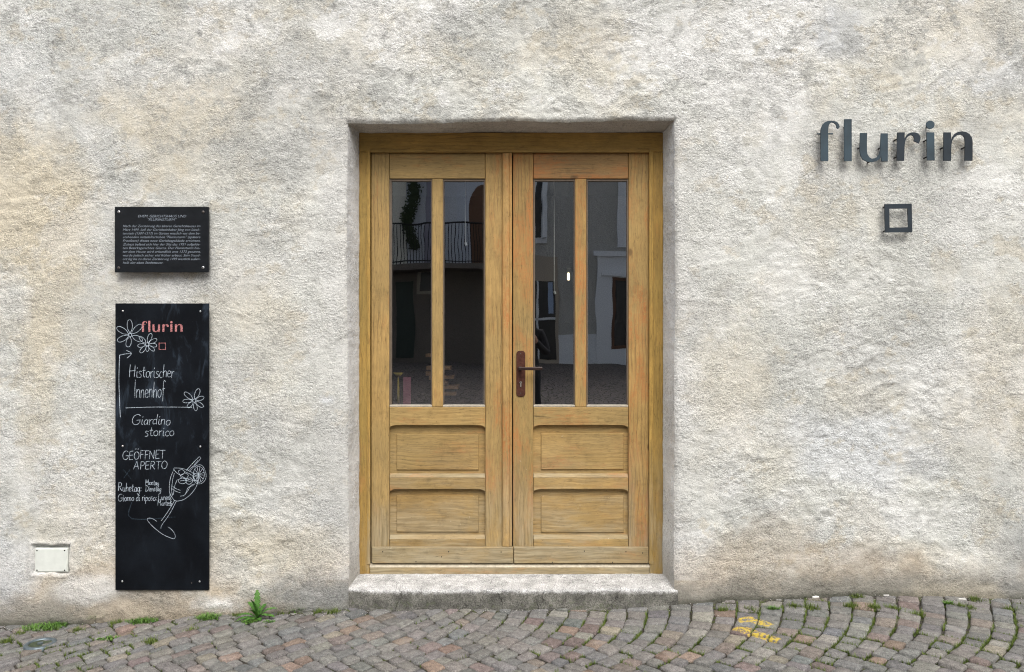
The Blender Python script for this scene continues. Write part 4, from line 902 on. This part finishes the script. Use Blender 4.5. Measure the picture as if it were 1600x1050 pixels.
tuft(465, 954, 276, 0.061, .05, 'grass clump at the wall right of the leafy weed', group=G_)
tuft(170, 998, 149, 0.024, .045, 'small bright grass patch growing between the cobbles below the wall-side grass', group=G_)
tuft(391, 972, 172, 0.030, .035, 'short grass cushion just in front of the leafy weed', group=G_)
tuft(419, 972, 114, 0.024, .022, 'tiny grass cushion at the right foot of the leafy weed', group=G_)
tuft(1208, 953, 184, 0.041, .022, 'bright grass tuft between the cobbles near the yellow paint mark', group=G_)
tuft(1072, 938, 92, 0.030, .05, 'sparse green growth in the corner right of the doorstep', group=G_)
tuft(1482, 944, 103, 0.038, .018, 'thin grass tuft between the cobbles towards the right edge', group=G_)
# ---- leafy weed: jagged leaves from one rosette
wc = gpt(402, 966); weed = empty('leafy_weed', wc, 'tall bright green dandelion-like weed with jagged leaves at the wall foot', 'plant')
def jag_leaf(az, L, lift, droop, wd):
    n = 15; v, f = [], []; d = Vector((math.cos(az), math.sin(az), 0)); s_ = Vector((-d.y, d.x, 0)); pos = Vector(wc) + Vector((0, 0, -.003)); an = lift
    for i in range(n + 1):
        t = i / n; wv = 1.45 * wd * (math.sin(math.pi * min(1, t * .90 + .06)) ** .7) * (.35 + .65 * t if t < .8 else 1) * (1.0 if i % 2 else .52) + .0015
        nrm = (d * -math.sin(an) + Vector((0, 0, 1)) * math.cos(an)); cup = nrm * wv * .35
        bk = (d * math.cos(an) + Vector((0, 0, math.sin(an)))) * (-wv * .25 if i % 2 else 0)
        v += [tuple(pos + s_ * wv + cup + bk), tuple(pos), tuple(pos - s_ * wv + cup + bk)]
        if i: b = 3 * i; f += [(b - 3, b - 2, b + 1, b), (b - 2, b - 1, b + 2, b + 1)]
        pos = pos + (d * math.cos(an) + Vector((0, 0, math.sin(an)))) * L / n; an -= droop / n
    v = [(a, min(b, -.012), c_) for a, b, c_ in v]
    return mk('leaf', v, f, M['weed'], weed, True)
for az, L, li, dr, wd in ((math.radians(110), .165, 1.50, .35, .020), (math.radians(230), .135, 1.45, .5, .021), (math.radians(150), .12, 1.25, .9, .018), (math.radians(20), .13, .95, 1.2, .017), (math.radians(-15), .12, .65, 1.0, .016), (math.radians(185), .14, .75, 1.5, .018), (math.radians(205), .12, .45, .9, .018),
                          (math.radians(-60), .08, .6, .9, .017), (math.radians(-95), .07, .7, .9, .016), (math.radians(-125), .09, .5, .8, .016), (math.radians(60), .10, 1.15, .8, .017), (math.radians(-35), .10, .9, 1.1, .016), (math.radians(250), .10, 1.2, .8, .018)):
    jag_leaf(az, L * .86, li, dr, wd * .8)
# moss and grasslets in the joints
VV, FF = [], []
def sprig(x, y, h):
    z0 = float(gz(x, y)) - .011
    for _ in range(3):
        d = random.uniform(0, 6.28); wv = random.uniform(.0012, .0025); hh = h * random.uniform(.5, 1.2); i0 = len(VV); ln = hh * random.uniform(.2, .8)
        VV.extend([(x - math.sin(d) * wv, y + math.cos(d) * wv, z0), (x + math.sin(d) * wv, y - math.cos(d) * wv, z0), (x + math.cos(d) * ln, y + math.sin(d) * ln, z0 + hh)]); FF.append((i0, i0 + 1, i0 + 2))
GREEN = [(1150, 990, 380, 50, 1.0), (1330, 960, 120, 40, 1.6), (1450, 990, 200, 40, .8), (950, 1000, 160, 30, .7), (120, 1010, 150, 40, .8), (330, 960, 120, 20, .7), (1560, 990, 60, 40, .8)]
def dens(px, py): return sum(w_ * math.exp(-((px - a) / rx) ** 2 - ((py - b) / ry) ** 2) for a, b, rx, ry, w_ in GREEN)
for c_, cx, cy in stones:
    d = cy + D; px, py = 800 + cx / d * FPX, 525 + FPX * (CAMZ - float(gz(cx, cy))) / d
    k = dens(px, py) * (.3 + 1.4 * float(fbm(np.array(cx * 3.), np.array(cy * 3.), 2, 300)))
    for e in range(4):
        a, b = c_[e], c_[(e + 1) % 4]; along = abs(b[1] - a[1]) > abs(b[0] - a[0]) * .8
        if random.random() < k * (.22 if along else .05):
            for _ in range(int(26 * min(k, 1.3))):
                t = random.random(); x = a[0] + (b[0] - a[0]) * t + random.gauss(0, .002); y = a[1] + (b[1] - a[1]) * t + random.gauss(0, .002)
                if y < -.02: sprig(x, y, random.choice((.011, .015, .022)))
for (gx, gy, n) in ((1130, 952, 30), (1177, 955, 30), (1240, 948, 60), (1268, 950, 50), (1330, 948, 90), (1365, 950, 90), (1395, 951, 60), (1435, 960, 30), (1500, 948, 50), (1517, 951, 40), (1575, 952, 40), (1525, 937, 50), (1340, 922 + 10, 40), (1170, 952, 30), (250, 965, 60), (180, 975, 60), (300, 985, 30), (235, 1003, 60), (10, 1003, 60), (30, 990, 30), (500, 955, 40), (520, 957, 40), (440, 958, 30), (370, 962, 60), (280, 958, 60), (20, 966, 90), (120, 985, 50)):
    c = gpt(gx, gy)
    for _ in range(n * 2):
        x, y = c[0] + random.gauss(0, .016), min(c[1] + random.gauss(0, .014), -.015); sprig(x, y, random.choice((.018, .024, .032)))
o = mk('joint_moss', VV, FF, M['moss'], None); tag(o, 'moss and tiny grass growing in the joints between the cobbles', 'moss', kind='stuff')
# litter and pebbles
def pebble(name, px, py, sx, sy, sz_, mat, label, cat, rot=0, dz=0):
    c = gpt(px, py); bm = bmesh.new(); bmesh.ops.create_icosphere(bm, subdivisions=2, radius=1)
    for v in bm.verts:
        k = 1 + .35 * (mn.noise(v.co * 1.6 + Vector((px, py, 0))) ); co = Vector((v.co.x * sx, v.co.y * sy, v.co.z * sz_)) * k
        v.co = Vector((co.x * math.cos(rot) - co.y * math.sin(rot) + c[0], co.x * math.sin(rot) + co.y * math.cos(rot) + c[1], co.z + c[2] + sz_ * .6 + dz))
    o = mkbm(name, bm, mat, None, True); tag(o, label, cat); return o
pebble('loose_stone', 22, 975, .034, .02, .012, M['pebble'], 'pale broken stone lying by the wall foot at far left', 'stone', .3)
pebble('loose_stone', 1274, 934, .020, .007, .006, M['cig'], 'white scrap of stone by the wall foot right of the doorstep', 'stone', .2)
def leafscrap(px, py, L, wd, rot, mat, name, label, cat):
    c = gpt(px, py); v, f = [], []; n = 6
    for i in range(n + 1):
        t = i / n; wv = wd * math.sin(math.pi * (t * .9 + .05)); x = (t - .5) * L
        for s_ in (-1, 0, 1): v.append((c[0] + x * math.cos(rot) - s_ * wv * math.sin(rot), c[1] + x * math.sin(rot) + s_ * wv * math.cos(rot), c[2] + .008 + .006 * abs(s_) + .010 * t * t))
        if i: b = 3 * i; f += [(b - 3, b - 2, b + 1, b), (b - 2, b - 1, b + 2, b + 1)]
    o = mk(name, v, f, mat, None, True); tag(o, label, cat)
leafscrap(288, 963, .05, .014, .3, M['yellow'], 'fallen_leaf', 'curled yellow leaf on the cobbles below the right side of the chalkboard', 'leaf')
def butt(px, py, rot, L=.028, label='', mat='cig'):
    c = gpt(px, py); a = Vector((c[0] - math.cos(rot) * L / 2, c[1] - math.sin(rot) * L / 2, c[2] + .008)); b = Vector((c[0] + math.cos(rot) * L / 2, c[1] + math.sin(rot) * L / 2, c[2] + .011))
    o = mkbm('cigarette_butt', tube_bm([a, b], .0032, 8), M[mat], None, False); tag(o, label, 'cigarette butt')
butt(295, 956, 1.1, .026, 'white cigarette butt at the wall behind the yellow leaf'); butt(1504, 939, -.5, .034, 'white cigarette butt near the wall at far right'); butt(1385, 933, -.4, .026, 'white cigarette butt by the wall below the square outline')
# grit and crumbs
VV, FF = [], []
for _ in range(900):
    if random.random() < .75: x = random.uniform(-2.8, 2.8); y = -abs(random.gauss(0, .06)) - .02
    else: x = random.uniform(-2.8, 2.8); y = random.uniform(-.9, -.05)
    z = float(gz(x, y)) + .001; r = random.uniform(.0010, .0030); i0 = len(VV)
    VV += [(x + r * random.uniform(.6, 1.4) * math.cos(a) , y + r * random.uniform(.6, 1.4) * math.sin(a), z) for a in (0, 1.6, 3.1, 4.7)] + [(x, y, z + r * 1.1)]
    FF += [(i0 + k, i0 + (k + 1) % 4, i0 + 4) for k in range(4)]
o = mk('grit', VV, FF, simple('grit_stone', (.42, .40, .37), .9, 0, 300, .4), None); tag(o, 'fine pale grit scattered along the wall foot and over the cobbles', 'grit', kind='stuff')

# ================================================================ INTERIOR behind the panes
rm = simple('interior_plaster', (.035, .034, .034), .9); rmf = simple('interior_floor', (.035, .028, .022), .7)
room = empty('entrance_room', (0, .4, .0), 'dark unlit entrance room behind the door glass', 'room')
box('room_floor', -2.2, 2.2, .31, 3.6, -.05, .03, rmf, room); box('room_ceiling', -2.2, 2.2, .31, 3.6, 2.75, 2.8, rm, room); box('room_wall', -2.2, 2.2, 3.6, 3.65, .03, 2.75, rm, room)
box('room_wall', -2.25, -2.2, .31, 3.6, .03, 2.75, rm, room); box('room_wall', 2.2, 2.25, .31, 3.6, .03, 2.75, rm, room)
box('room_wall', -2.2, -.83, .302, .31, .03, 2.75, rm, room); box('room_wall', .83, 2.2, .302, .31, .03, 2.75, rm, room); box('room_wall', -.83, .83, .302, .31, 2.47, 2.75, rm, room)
def cord(px, py0, py1, y, label):
    a = P(px, py0 - 40, y); b = P(px, py1, y); o = mkbm('pull_cord', tube_bm([a, ((a[0] + b[0]) / 2, y, (a[2] + b[2]) / 2), b], .0022, 6), simple('cord_white', (.75, .74, .68), .7), None); tag(o, label, 'cord')
    mkbm('cord_knob', tube_bm([(b[0], y, b[2] + .004), (b[0] + .006, y, b[2] - .012)], .007, 8), simple('knob_white', (.8, .8, .78), .5), o)
cord(727, 283, 380, .42, 'white pull cord hanging behind the second pane from the left'); cord(866, 283, 456, .42, 'white pull cord hanging behind the third pane from the left')
c = P(888.3, 432, .9); t = NT('lit_bulb'); e = t.n('ShaderNodeEmission'); t.setin(e.inputs[0], (1, .82, .52)); e.inputs[1].default_value = 4; t.l(e.outputs[0], t.out.inputs[0])
pl = empty('pendant_lamp', (c[0], .9, c[2]), 'small lit warm bulb hanging on a thin cord behind the third pane', 'lamp')
mkbm('bulb', tube_bm([(c[0], .9, c[2] - .024), (c[0], .9, c[2] - .018), (c[0], .9, c[2] + .015), (c[0], .9, c[2] + .024)], [.005, .0085, .0085, .005], 12), t.m, pl, True)
mkbm('socket', cyl_bm((c[0], .9), .012, c[2] + .025, c[2] + .055, 10, 0, None, 'z'), M['nickel'], pl); mkbm('lamp_cord', tube_bm([(c[0], .9, c[2] + .05), (c[0], .9, 2.75)], .002, 5), M['nail'], pl)
tb = empty('side_table', (P(690, 0, .6)[0], .62, .03), 'dark side table standing just inside the left door leaf', 'table')
tz = P(0, 636, .6)[2]; box('table_top', -.95, -.08, .45, .85, tz - .03, tz, simple('table_dark', (.05, .03, .02), .6), tb, .003)
for (x, y) in ((-.92, .48), (-.11, .48), (-.92, .82), (-.11, .82)): box('leg', x - .02, x + .02, y - .02, y + .02, .03, tz - .031, rmf, tb)
wd = simple('bare_wood', (.22, .12, .06), .7)
kst = [(665, 673, 553, 558), (666, 674, 572, 578), (665, 675, 580, 587), (670, 692, 588, 594), (692, 704, 572, 578), (692, 709, 587, 592), (692, 716, 603, 608), (680, 712, 613, 618), (684, 700, 596, 601)]
ws = empty('stacked_wood_sticks', P(690, 636, .58), 'pile of pale wooden sticks behind the muntin of the left leaf', 'wooden sticks')
for i, (x0, x1, y0, y1) in enumerate(kst): pbox('stick', x0, x1, y0, y1, .55 + .012 * (i % 3), .68, wd, ws, .001)
a = P(636, 634, .55); pk = bmesh.new(); box_bm(P(630, 0, .55)[0], P(642, 0, .55)[0], .55, .553, P(0, 635, .55)[2], P(0, 589, .55)[2], 0, 1, pk); o = mkbm('pink_card', pk, simple('pink_paper', (.35, .13, .18), .8), None); tag(o, 'upright pink card strip standing behind the leftmost pane', 'card')
a = P(622, 585, .56); bw = bmesh.new(); cyl_bm((a[0], .57), .009, a[2] - .17, a[2] - .01, 10, 0, bw, 'z', .004); cyl_bm((a[0], .57), .012, a[2] - .012, a[2] + .01, 14, 0, bw, 'z', .032); o = mkbm('yellow_flower_cup', bw, simple('yellow_glaze', (.62, .45, .08), .6), None, True); tag(o, 'small yellow cup-shaped ornament on a stem behind the leftmost pane', 'ornament')
pc = P(716, 631, .5); o = box('folded_paper', P(697, 0, .5)[0], P(738, 0, .5)[0], .47, .62, tz, tz + .012, simple('paper', (.75, .75, .73), .8), None); tag(o, 'white folded paper lying behind the second pane from the left', 'paper')

# ================================================================ OPPOSITE SIDE OF THE STREET (seen mirrored in the panes)
FYO = -15.3
def Q(px, py, y=FYO):
    k = (4.5 - y) / FPX; return ((px - 800) * k, y, CAMZ + (525 - py) * k)
def qbox(name, px0, px1, py0, py1, y, th, mat, parent, bev=0):
    a = Q(px0, py0, y); b = Q(px1, py1, y); return box(name, a[0], b[0], y - th, y, b[2], a[2], mat, parent, bev)
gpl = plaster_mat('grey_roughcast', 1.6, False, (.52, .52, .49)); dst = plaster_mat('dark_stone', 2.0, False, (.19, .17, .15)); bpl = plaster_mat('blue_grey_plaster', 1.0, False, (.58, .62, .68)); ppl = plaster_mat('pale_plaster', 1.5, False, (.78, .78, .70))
wht = simple('white_paint', (.76, .80, .84), .6); brn = simple('brown_shutter', (.13, .065, .035), .6); drk = simple('dark_glass', (.012, .014, .018), .1); iron = simple('black_iron', (.012, .012, .014), .5, .5)
h1 = empty('grey_house', (2.5, FYO, .6), 'grey roughcast house across the street with white window surrounds', 'house')
box('facade', .35, 9.0, FYO - 6, FYO, -.5, 9.5, gpl, h1); qbox('plinth', 826, 1010, 522, 640, FYO + .04, .039, wht, h1)
def win(h, px0, px1, py0, py1, fr, surround=9):
    qbox('window_surround', px0 - surround, px1 + surround, py0 - surround, py1 + surround, FYO + .06, .058, fr, h); wn = qbox('window', px0, px1, py0, py1, FYO + .065, .004, drk, h)
    qbox('mullion', (px0 + px1) / 2 - 1.5, (px0 + px1) / 2 + 1.5, py0, py1, FYO + .09, .024, wht, wn)
win(h1, 822, 846, 215, 372, wht); win(h1, 988, 1020, 215, 363, wht, 22); win(h1, 822, 846, -20, 120, wht); win(h1, 988, 1020, -20, 120, wht)
sh = qbox('shutter', 848, 854, 290, 372, FYO + .30, .22, wht, h1)
qbox('shopfront', 932, 1060, 395, 575, FYO + .10, .095, wht, h1); qbox('shopfront_cornice', 926, 1064, 392, 401, FYO + .18, .079, wht, h1); qbox('shopfront_cornice', 940, 1060, 427, 433, FYO + .16, .059, wht, h1)
w_ = qbox('shop_window', 958, 1040, 435, 545, FYO + .105, .004, brn, h1); qbox('pane', 963, 1035, 440, 540, FYO + .110, .003, drk, w_)
qbox('door_surround', 812, 872, 400, 575, FYO + .05, .045, simple('beige_stone', (.42, .37, .30), .8), h1); dr_ = qbox('door', 818, 867, 438, 562, FYO + .056, .005, drk, h1)
qbox('door_rail', 818, 867, 497, 501, FYO + .07, .012, wht, dr_); qbox('door_mullion', 839, 842, 438, 562, FYO + .07, .0125, wht, dr_); qbox('curtain', 856, 864, 440, 490, FYO + .062, .004, simple('curtain', (.35, .45, .62), .8), dr_)
mkbm('downpipe', tube_bm([Q(905, 560, FYO + .12), Q(905, -60, FYO + .12)], .05, 10), simple('pipe', (.45, .47, .52), .5), h1)
h2 = empty('balcony_house', (-1.8, FYO, .6), 'blue grey house across the street with an iron balcony over a dark stone ground floor', 'house')
box('facade', -2.75, .349, FYO - 6, FYO, 3.0, 9.5, bpl, h2); box('ground_floor_wall', -6, .349, FYO - 6, FYO + .02, -.5, 2.999, dst, h2)
a = Q(735, 420, FYO); pts = [(a[0], 3.05)] + [(Q(735 + 24 * (1 - math.cos(t)), 0)[0], Q(0, 330 - 42 * math.sin(t))[2]) for t in np.linspace(0, math.pi, 14)] + [(Q(783, 0)[0], 3.05)]
ar = mkbm('arched_door', prism_bm(pts, FYO + .004, FYO - .01), brn, h2)
pts2 = [(Q(712, 0)[0], 3.05)] + [(Q(712 + 47 * (1 - math.cos(t)), 0)[0], Q(0, 325 - 62 * math.sin(t))[2]) for t in np.linspace(0, math.pi, 16)] + [(Q(806, 0)[0], 3.05)]
mkbm('arch_surround', prism_bm(pts2, FYO + .003, FYO - .01), simple('pale_blue_stone', (.55, .60, .68), .8), h2)
qbox('pilaster', 664, 674, 240, 420, FYO + .05, .045, simple('violet_grey', (.28, .28, .34), .8), h2)
bal = empty('balcony', (-1.8, FYO, 3.0), parent=h2); zb = Q(0, 418)[2]; zt = Q(0, 357)[2]; bx0, bx1 = Q(606, 0)[0] , .30
box('balcony_slab', bx0, bx1, FYO + .021, FYO + 1.0, zb - .14, zb, dst, bal)
rb = bmesh.new()
for i in range(44):
    x = bx0 + .03 + (bx1 - bx0 - .06) * i / 43; tube_bm([(x, FYO + .96, zb), (x + random.uniform(-.02, .02), FYO + .96, zt)], .010, 5, rb)
tube_bm([(bx0, FYO + .96, zt), (bx1, FYO + .96, zt)], .022, 6, rb); tube_bm([(bx0, FYO + .96, zb + .06), (bx1, FYO + .96, zb + .06)], .014, 6, rb); tube_bm([(bx0, FYO + .96, zt), (bx0, FYO + .03, zt)], .022, 6, rb)
mkbm('railing', rb, iron, bal)
w2 = qbox('small_window', 652, 690, 421, 458, FYO + .06, .039, simple('stone_frame', (.33, .31, .26), .8), h2); qbox('pane', 658, 684, 427, 454, FYO + .064, .003, drk, w2)
qbox('dark_door', 618, 646, 440, 560, FYO + .05, .029, simple('dark_green_door', (.02, .035, .03), .5), h2)
h3 = empty('pale_house', (-5, FYO, .6), 'pale roughcast house beside the balcony house across the street', 'house'); box('facade', -11, -2.752, FYO - 5.5, FYO + .01, 3.0, 9.5, ppl, h3); box('ground_floor_wall', -11, -6.002, FYO - 5.5, FYO + .01, -.5, 2.999, ppl, h3)
VV, FF = [], []
for _ in range(1500):
    z = random.uniform(3.6, 5.6); x = -2.60 + random.gauss(0, .07) + .08 * math.sin(z * 4); y = FYO + .06 + random.random() * .2; r = .035; i0 = len(VV); a = random.uniform(0, 6.28); e1 = Vector((math.cos(a), random.uniform(-.5, .5), math.sin(a))) * r; e2 = Vector((-math.sin(a), .4, math.cos(a))) * r
    c0 = Vector((x, y, z)); VV += [tuple(c0 - e1), tuple(c0 - e2 * .6), tuple(c0 + e1), tuple(c0 + e2 * .6)]; FF.append((i0, i0 + 1, i0 + 2, i0 + 3))
o = mk('climbing_vine', VV, FF, leaf_mat('vine', (.02, .035, .012), (.05, .075, .03)), None); tag(o, 'dark climbing vine on the corner between the pale and the balcony house', 'plant')

# ---- the person taking the picture, standing beside the camera (a dark sliver in the third pane)
ph = bpy.data.meshes.new('person'); po = bpy.data.objects.new('person', ph); COL.objects.link(po)
gx, gy = .17, -4.80; g0 = float(gz(gx, gy))
J = [((0, 0, .95), .135), ((0, 0, 1.15), .125), ((0, 0.02, 1.34), .15), ((0, .03, 1.44), .075), ((0, .05, 1.51), .055),
     ((.17, .02, 1.38), .07), ((.24, .10, 1.14), .048), ((.10, .30, 1.30), .036), ((-.17, .02, 1.38), .07), ((-.27, .12, 1.14), .048), ((-.22, .32, 1.30), .036),
     ((.09, 0, .88), .10), ((.11, .02, .48), .065), ((.12, -.01, .08), .045), ((.13, .16, .04), .038), ((-.09, 0, .88), .10), ((-.10, .02, .48), .065), ((-.11, -.01, .08), .045), ((-.12, .16, .04), .038)]
E = [(0, 1), (1, 2), (2, 3), (3, 4), (2, 5), (5, 6), (6, 7), (2, 8), (8, 9), (9, 10), (0, 11), (11, 12), (12, 13), (13, 14), (0, 15), (15, 16), (16, 17), (17, 18)]
ph.from_pydata([j[0] for j in J], E, []); ph.materials.append(simple('dark_clothes', (.018, .018, .022), .8))
md = po.modifiers.new('skin', 'SKIN'); sv = ph.skin_vertices[0].data
for i, j in enumerate(J): sv[i].radius = (j[1], j[1] * (.72 if i < 3 else 1))
sv[0].use_root = True; ms = po.modifiers.new('sub', 'SUBSURF'); ms.levels = ms.render_levels = 2
place(po, (gx, gy, g0), None); tag(po, 'person in dark clothes holding a camera, mirrored in the door glass', 'person')
skin = simple('skin', (.45, .26, .19), .6)
bm = bmesh.new(); bmesh.ops.create_uvsphere(bm, u_segments=20, v_segments=16, radius=1)
for v in bm.verts:
    x, y, z = v.co; jaw = 1 - .22 * max(0, -z); nose = .018 * math.exp(-((x / .16) ** 2 + ((z + .08) / .22) ** 2)) if y > 0 else 0; eye = -.008 * (math.exp(-(((abs(x) - .38) / .16) ** 2 + ((z - .1) / .12) ** 2))) if y > 0 else 0
    v.co = (gx + x * .075 * jaw, gy + .06 + y * .095 * jaw + nose + eye, g0 + 1.62 + z * .115)
mkbm('head', bm, skin, po, True)
bm = bmesh.new(); bmesh.ops.create_uvsphere(bm, u_segments=20, v_segments=16, radius=1); bmesh.ops.delete(bm, geom=[v for v in bm.verts if v.co.y > .35 and v.co.z < .45], context='VERTS')
for v in bm.verts: x, y, z = v.co; v.co = (gx + x * .086, gy + .045 + y * .105, g0 + 1.64 + z * .122 - (.06 if z < -.2 else 0))
mkbm('hair', bm, simple('dark_hair', (.02, .013, .01), .6), po, True)
for sx in (1, -1):
    hx = gx + (.10 if sx > 0 else -.22); bm = bmesh.new(); tube_bm([(hx, gy + .29, g0 + 1.29), (hx - .015 * sx, gy + .33, g0 + 1.325), (hx - .03 * sx, gy + .355, g0 + 1.35)], [.026, .032, .026], 8, bm)
    for k in range(4): tube_bm([(hx - .02 * sx, gy + .345, g0 + 1.325 + k * .016), (hx - .05 * sx, gy + .375, g0 + 1.33 + k * .016), (hx - .075 * sx, gy + .365, g0 + 1.332 + k * .015)], [.0095, .009, .007], 6, bm)
    tube_bm([(hx, gy + .31, g0 + 1.32), (hx - .03 * sx, gy + .30, g0 + 1.345), (hx - .055 * sx, gy + .31, g0 + 1.355)], [.012, .010, .008], 6, bm); mkbm('hand', bm, skin, po, True)
